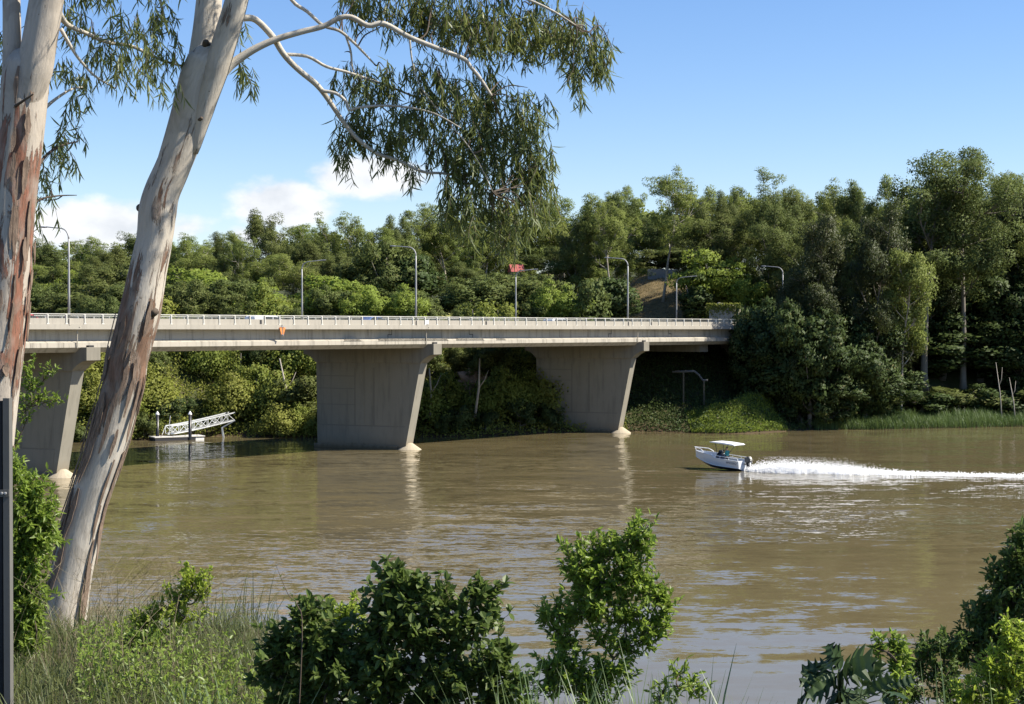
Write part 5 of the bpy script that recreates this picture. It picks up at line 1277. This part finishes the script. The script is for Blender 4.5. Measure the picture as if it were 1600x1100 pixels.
# dark bush in the centre
Y = 12.3
bush('dark_bush', 'wide dark green bush with broad leaves at the bottom centre', 'shrub', gp(610, Y),
     [B(620,905,42,20,Y,11), B(650,930,48,28,Y,18), B(608,950,50,34,Y,24), B(690,945,34,26,Y,13), B(745,930,30,12,Y,7), B(760,965,26,18,Y,8), B(720,985,50,30,Y,22), B(650,990,60,36,Y,34), B(580,1000,50,36,Y,30), B(475,960,26,26,Y,14), B(500,1000,50,34,Y,30), B(450,1010,40,34,Y,24), B(430,1050,40,36,Y,26), B(520,1050,60,40,Y,40), B(610,1055,60,40,Y,40), B(700,1050,60,40,Y,40), B(770,1040,46,38,Y,28), B(780,1085,50,34,Y,26), B(560,1100,70,34,Y,30), B(680,1100,70,34,Y,30), B(470,1095,50,30,Y,22)], LF_DEEP, (.078, .048), 11, twigr=.006, shell=.3)
bush('lime_bush', 'small yellow green bush peeping out behind the dark bush', 'shrub', gp(515, 13.6), [B(515,965,36,20,13.6,26), B(545,960,22,18,13.6,14), B(490,985,30,20,13.6,16), B(530,1000,40,20,13.6,16)], LF_LIME, (.045, .022), 14, twigr=.004)
tw_ = thing('bare_shoot', 'bare brown shoot rising from the left side of the dark bush', 'twig', gp(455, 12.)); b_ = np.array(gp(455, 12.)); mb = MB()
P, r = smooth([(0,0,0), at(472, 1000, 12.) - b_, at(464, 945, 12.) - b_, at(450, 928, 12.) - b_, at(430, 880, 12.) - b_], [.006, .005, .004, .003, .001], 4); mb.tube(P, r, 5); mb.build('stem', TWIG, tw_)
mb = MB(); q = P[8:15]; kites(mb, q + rng.normal(size=q.shape) * .01, rng.normal(size=q.shape) + (0, 0, .6), .03, .012); mb.build('bud_leaves', LF_DEEP, tw_)
# lime sapling leaning left of centre
Y = 15.
bush('lime_sapling', 'thin sapling with lime leaves leaning right beside the foot of the leaning gum', 'sapling', gp(235, Y), [B(300,905,24,16,Y,16), B(318,925,12,22,Y,12), B(285,930,28,20,Y,18), B(255,955,28,18,Y,18), B(225,970,22,18,Y,14), B(290,965,26,14,Y,8), B(235,1000,34,20,Y,16), B(200,1000,26,22,Y,10)], LF_LIME, (.042, .024), 13, twigr=.006)
# creeper mass at far left
Y = 15.5
bush('creeper_bush', 'fresh green creeper mass hanging beside the steel post at the left edge', 'shrub', gp(20, Y),
     [B(20,735,20,28,Y,26), B(45,775,26,28,Y,36), B(62,805,24,28,Y,36), B(30,815,36,40,Y,48), B(60,840,24,22,Y,28), B(25,865,40,36,Y,44), B(45,890,26,30,Y,30), B(20,930,40,40,Y,44), B(48,945,24,40,Y,28), B(15,990,44,40,Y,36), B(-40,800,50,70,Y,40), B(-40,920,50,70,Y,40), B(55,1000,20,20,Y,12)], LF_FRESH, (.075, .026), 12, twigr=.005, up=-.3)
Y = 18.9
bush('small_sapling', 'twiggy sapling with sparse leaves in front of the left pier, right of the forked trunk', 'sapling', gp(30, Y), [B(45,575,14,12,Y,6), B(50,600,16,14,Y,9), B(40,630,14,14,Y,8), B(60,625,14,9,Y,8), B(82,625,14,5,Y,5), B(75,583,14,8,Y,4), B(42,655,10,10,Y,4), B(20,700,20,30,Y,8), B(5,800,30,40,Y,8)], LF_FRESH, (.06, .026), 7, twigr=.005)
# right hand bush
Y = 10.6
bush('leafy_bush', 'tall leafy dark green bush with bright shoots cut by the right edge', 'shrub', gp(1590, Y),
     [B(1592,850,14,28,Y,18), B(1585,885,24,26,Y,24), B(1565,905,20,20,Y,16), B(1595,930,34,34,Y,40), B(1555,945,22,26,Y,20), B(1560,990,34,34,Y,36), B(1530,970,18,18,Y,12), B(1600,1000,50,50,Y,50), B(1525,1005,30,22,Y,18), B(1560,1050,40,34,Y,34), B(1620,900,40,60,Y,40), B(1500,1020,24,18,Y,10), B(1600,1080,50,40,Y,36)], LF_DEEP, (.05, .021), 13, twigr=.005)
bush('fresh_bush', 'fresh yellow green shoots in front of the tall leafy bush at the right edge', 'shrub', gp(1560, 9.4), [B(1578,1000,18,16,9.4,14), B(1590,1050,30,34,9.4,26), B(1545,1050,16,26,9.4,12), B(1560,1090,40,24,9.4,22), B(1510,1090,26,18,9.4,10)], LF_LIME, (.045, .018), 13, twigr=.004)
bush('drooping_bush', 'dull green bush with small leaves over the water left of the tall leafy bush', 'shrub', gp(1470, 10.4), [B(1450,1015,24,14,10.4,12), B(1480,1012,22,14,10.4,12), B(1435,1040,22,18,10.4,12), B(1470,1050,30,24,10.4,20), B(1420,1085,24,18,10.4,12), B(1485,1085,34,24,10.4,20)], LF_DEEP, (.042, .019), 12, twigr=.004)
bush('sunlit_sprig', 'upright sprig with pale new leaves between the lobed leaf plant and the drooping bush', 'shrub', gp(1390, 9.8), [B(1402,1012,8,12,9.8,6), B(1405,1040,14,18,9.8,12), B(1372,1015,10,8,9.8,5), B(1400,1075,26,24,9.8,18)], LF_FRESH, (.05, .024), 10, twigr=.004)
LF_LOBE = M_leaf('lobed_leaves', (.022, .042, .016), (.05, .085, .028), None, .2, .5, 8., .25)
# plant with big lobed leaves
def lobed():
    Y = 9.; base = np.array(gp(1300, Y)); t = thing('lobed_leaf_plant', 'dark weed with big jagged lobed leaves at the bottom right', 'plant', tuple(base)); st = MB(); k = 0
    spec = [(1292,1003,1310,1045,.15),(1318,1022,1312,1050,.12),(1248,1045,1300,1040,.19),(1285,1025,1300,1048,.12),(1270,1085,1310,1055,.17),(1310,1090,1318,1060,.16),(1232,1090,1280,1080,.15),(1350,1045,1325,1060,.11),(1360,1085,1330,1075,.15),(1390,1060,1350,1085,.16),(1425,1060,1390,1075,.14),(1400,1095,1370,1095,.15),(1300,1110,1310,1080,.16),(1262,1062,1302,1050,.1),(1335,1030,1316,1056,.1),(1340,1100,1325,1075,.1),(1412,1085,1380,1080,.1),(1376,1040,1345,1075,.1),(1285,1060,1308,1052,.1)]
    root = at(1312, 1110, Y) - base
    P, r = smooth([(0, 0, 0), root * .6 + (.02, 0, 0), root, at(1312, 1050, Y) - base], [.014, .012, .009, .005], 4); st.tube(P, r, 6); st.build('stem', M_simple('green_stem', (.06, .09, .03), .6), t)
    out = [(0, 0)]; lob = 4
    half = [(.0, .02), (.10, .03), (.17, .10), (.26, .22), (.36, .31), (.31, .13), (.38, .12), (.48, .27), (.58, .41), (.51, .17), (.57, .15), (.68, .27), (.78, .36), (.71, .14), (.78, .12), (.88, .20), (.93, .21), (.89, .08), (1., 0)]
    for tx, ty, bx, by, L in spec:
        a, b = at(bx, by, Y + rng.uniform(-.2, .2)) - base, at(tx, ty, Y + rng.uniform(-.25, .15)) - base
        d = unit(b - a); L = np.linalg.norm(b - a) * 1.1; s = unit(np.cross(d, np.array([rng.normal() * .4, -1, .55]))); u = np.cross(s, d); mb = MB()
        n = len(half); mx = [i / (n - 1) for i in range(n)]; cv = rng.uniform(.12, .38); ph = rng.random() * 6; V = [a + d * x * L + u * (-cv * L * x * x) for x in mx]
        for sg in (1, -1): V += [a + d * x * L + s * sg * y * L * .85 + u * ((.45 * y - 1.5 * y * y) * L - cv * L * x * x + .035 * L * math.sin(9 * x + ph + sg) * y * 3) for x, y in half]
        q = [(i, i+1, n+i+1, n+i) for i in range(n-1)] + [(i+1, i, 2*n+i, 2*n+i+1) for i in range(n-1)]; mb.add(V, np.array(q)); mb.build('leaf', LF_LOBE, t, True)
        mb = MB(); mb.tube([root + (P[-1] - root) * .5, a * .6 + root * .4, a], [.004, .004, .003], 5); mb.build('leaf_stalk', M_STALK, t)
M_STALK = M_simple('leaf_stalk', (.07, .10, .035), .6)
lobed()

# ------------------------------------------------------------------ grass on the near bank
def near_grass():
    mb = MB(); n = 15000
    X = rng.uniform(-8.5, -1.2, n); Y = rng.uniform(10.5, 20.5, n); px = 800 + FPX * X / Y; k = (px > -60) & (px < 520); X, Y = X[k], Y[k]; n = len(X)
    base = np.stack([X, Y, near_z(X, Y) - .03], 1); h = rng.gamma(5, .066, n) + .10; px = px[k]
    h *= np.where(px < 170, .8, 1.0); blades(mb, base, h, rng.uniform(.006, .013, n), rng.uniform(.15, .95, n))
    tag(mb.build('grass', LF_GRASS), 'rough tall grass on the near bank around the gum trunks', 'grass', kind='stuff')
    mb = MB(); n = 5200; X = rng.uniform(-8, 5.2, n); Y = rng.uniform(9., 13.5, n); px = 800 + FPX * X / Y; k = ((px > 270) & (px < 425)) | ((px > 785) & (px < 880)) | ((px > 925) & (px < 1110)) | ((px > 1215) & (px < 1240)) | ((px > 1470) & (px < 1620)); X, Y, px = X[k], Y[k], px[k]; n = len(X)
    h = rng.uniform(.3, .75, n)
    z = near_z(X, Y); top = H - .226 * Y                              # lower ground on the right carries taller canes
    h = np.where(px > 400, np.maximum(h, np.minimum(top - z + rng.uniform(-.15, .36, n) * np.where((px > 1110) & (px < 1330), .35, 1), 3.)), h)
    bd = rng.uniform(.12, .5, n); h = np.where(px > 430, np.minimum(h / (1 - .5 * bd), 2.3), h); bd = np.where(px > 430, bd * .7, bd)
    base = np.stack([X, Y, z - .03], 1); blades(mb, base, h, rng.uniform(.012, .024, n), bd)
    tag(mb.build('cane_grass', LF_CANE), 'pale green cane grass among the near bank bushes', 'grass', kind='stuff')
    mb = MB()
    for i in range(170):                                             # wispy seed stalks round the trunk foot
        px = rng.uniform(95, 300) if i % 3 else rng.uniform(0, 480); Y = rng.uniform(13, 18); b = np.array(gp(px, Y)); hgt = rng.uniform(.5, 1.35); az = rng.normal() * .45
        P = np.array([b + np.array([az * hgt * t * t * .8 + .25 * hgt * t * t * (i % 2), .1 * rng.normal() * t, hgt * t * (1 - .15 * t)]) for t in np.linspace(0, 1, 6)]); mb.tube(P, np.linspace(.0028, .0012, 6), 3, False)
        for k in range(5): c = P[-2] + (P[-1] - P[-2]) * rng.random(); mb.tube([c, c + rng.normal(size=3) * .05 + np.array([0, 0, .06])], [.0012, .0008], 3, False)
    tag(mb.build('seed_stalks', M_simple('dry_stalk', (.16, .13, .075), .8)), 'wispy dry seed stalks in the grass by the trunk foot', 'grass', kind='stuff')
    mb = MB(); n = 3600; px = rng.uniform(120, 440, n); Y = rng.uniform(12.5, 16, n); X = (px - 800) / FPX * Y
    c = np.stack([X, Y, near_z(X, Y) + rng.random(n) ** 1.5 * .55], 1); broad(mb, c, rng.normal(size=(n, 3)) + (0, -.2, .3), np.array([0, 0, 1.]) + rng.normal(size=(n, 3)) * .4, rng.uniform(.03, .07, n), .026)
    tag(mb.build('ground_weeds', LF_FRESH), 'low leafy weeds growing through the near bank grass', 'ground cover', kind='stuff')
near_grass()

STEELD = M_simple('weathered_steel', (.12, .115, .10), .85, .0)
# ------------------------------------------------------------------ steel post at the left edge
Y = 12.; b = at(13, 1030, Y); top = at(13, 622, Y)
ps = thing('steel_post', 'grey galvanised channel post with a bolted crossbar at the left edge', 'post', (b[0], Y, gz(b[0], Y) - .2)); hz = top[2] - gz(b[0], Y) + .2
mb = MB(); mb.box((-.024, -.03, 0), (.022, -.024, hz)); mb.box((-.024, -.024, 0), (-.018, .05, hz)); mb.box((.016, -.024, 0), (.022, .05, hz)); mb.build('channel', STEELD, ps)
zc = at(13, 770, Y)[2] - (gz(b[0], Y) - .2)
mb = MB(); mb.box((-.6, -.036, zc - .025), (.02, -.0305, zc + .025)); mb.box((-.6, -.0365, zc - .026), (.02, .0, zc - .022)); mb.build('crossbar', STEELD, ps)
for x in (-.005, -.03):
    mb = MB(); mb.lathe([(.011, 0), (.011, .012), (.004, .014)], 6); o = mb.build('bolt', STEEL, ps); o.rotation_euler = (R(90), 0, 0); o.location = (x, -.036, zc)
mb = MB(); mb.box((-.62, -.02, .05), (-.034, .03, hz - .02)); mb.build('dark_panel', M_simple('dark_board', (.012, .012, .012), .8), ps)
# unused prototypes
for k, p in PROTO.items():
    if not p['used']:
        for ch in list(p['root'].children): bpy.data.objects.remove(ch)
        bpy.data.objects.remove(p['root'])
sc.cycles.use_denoising = True
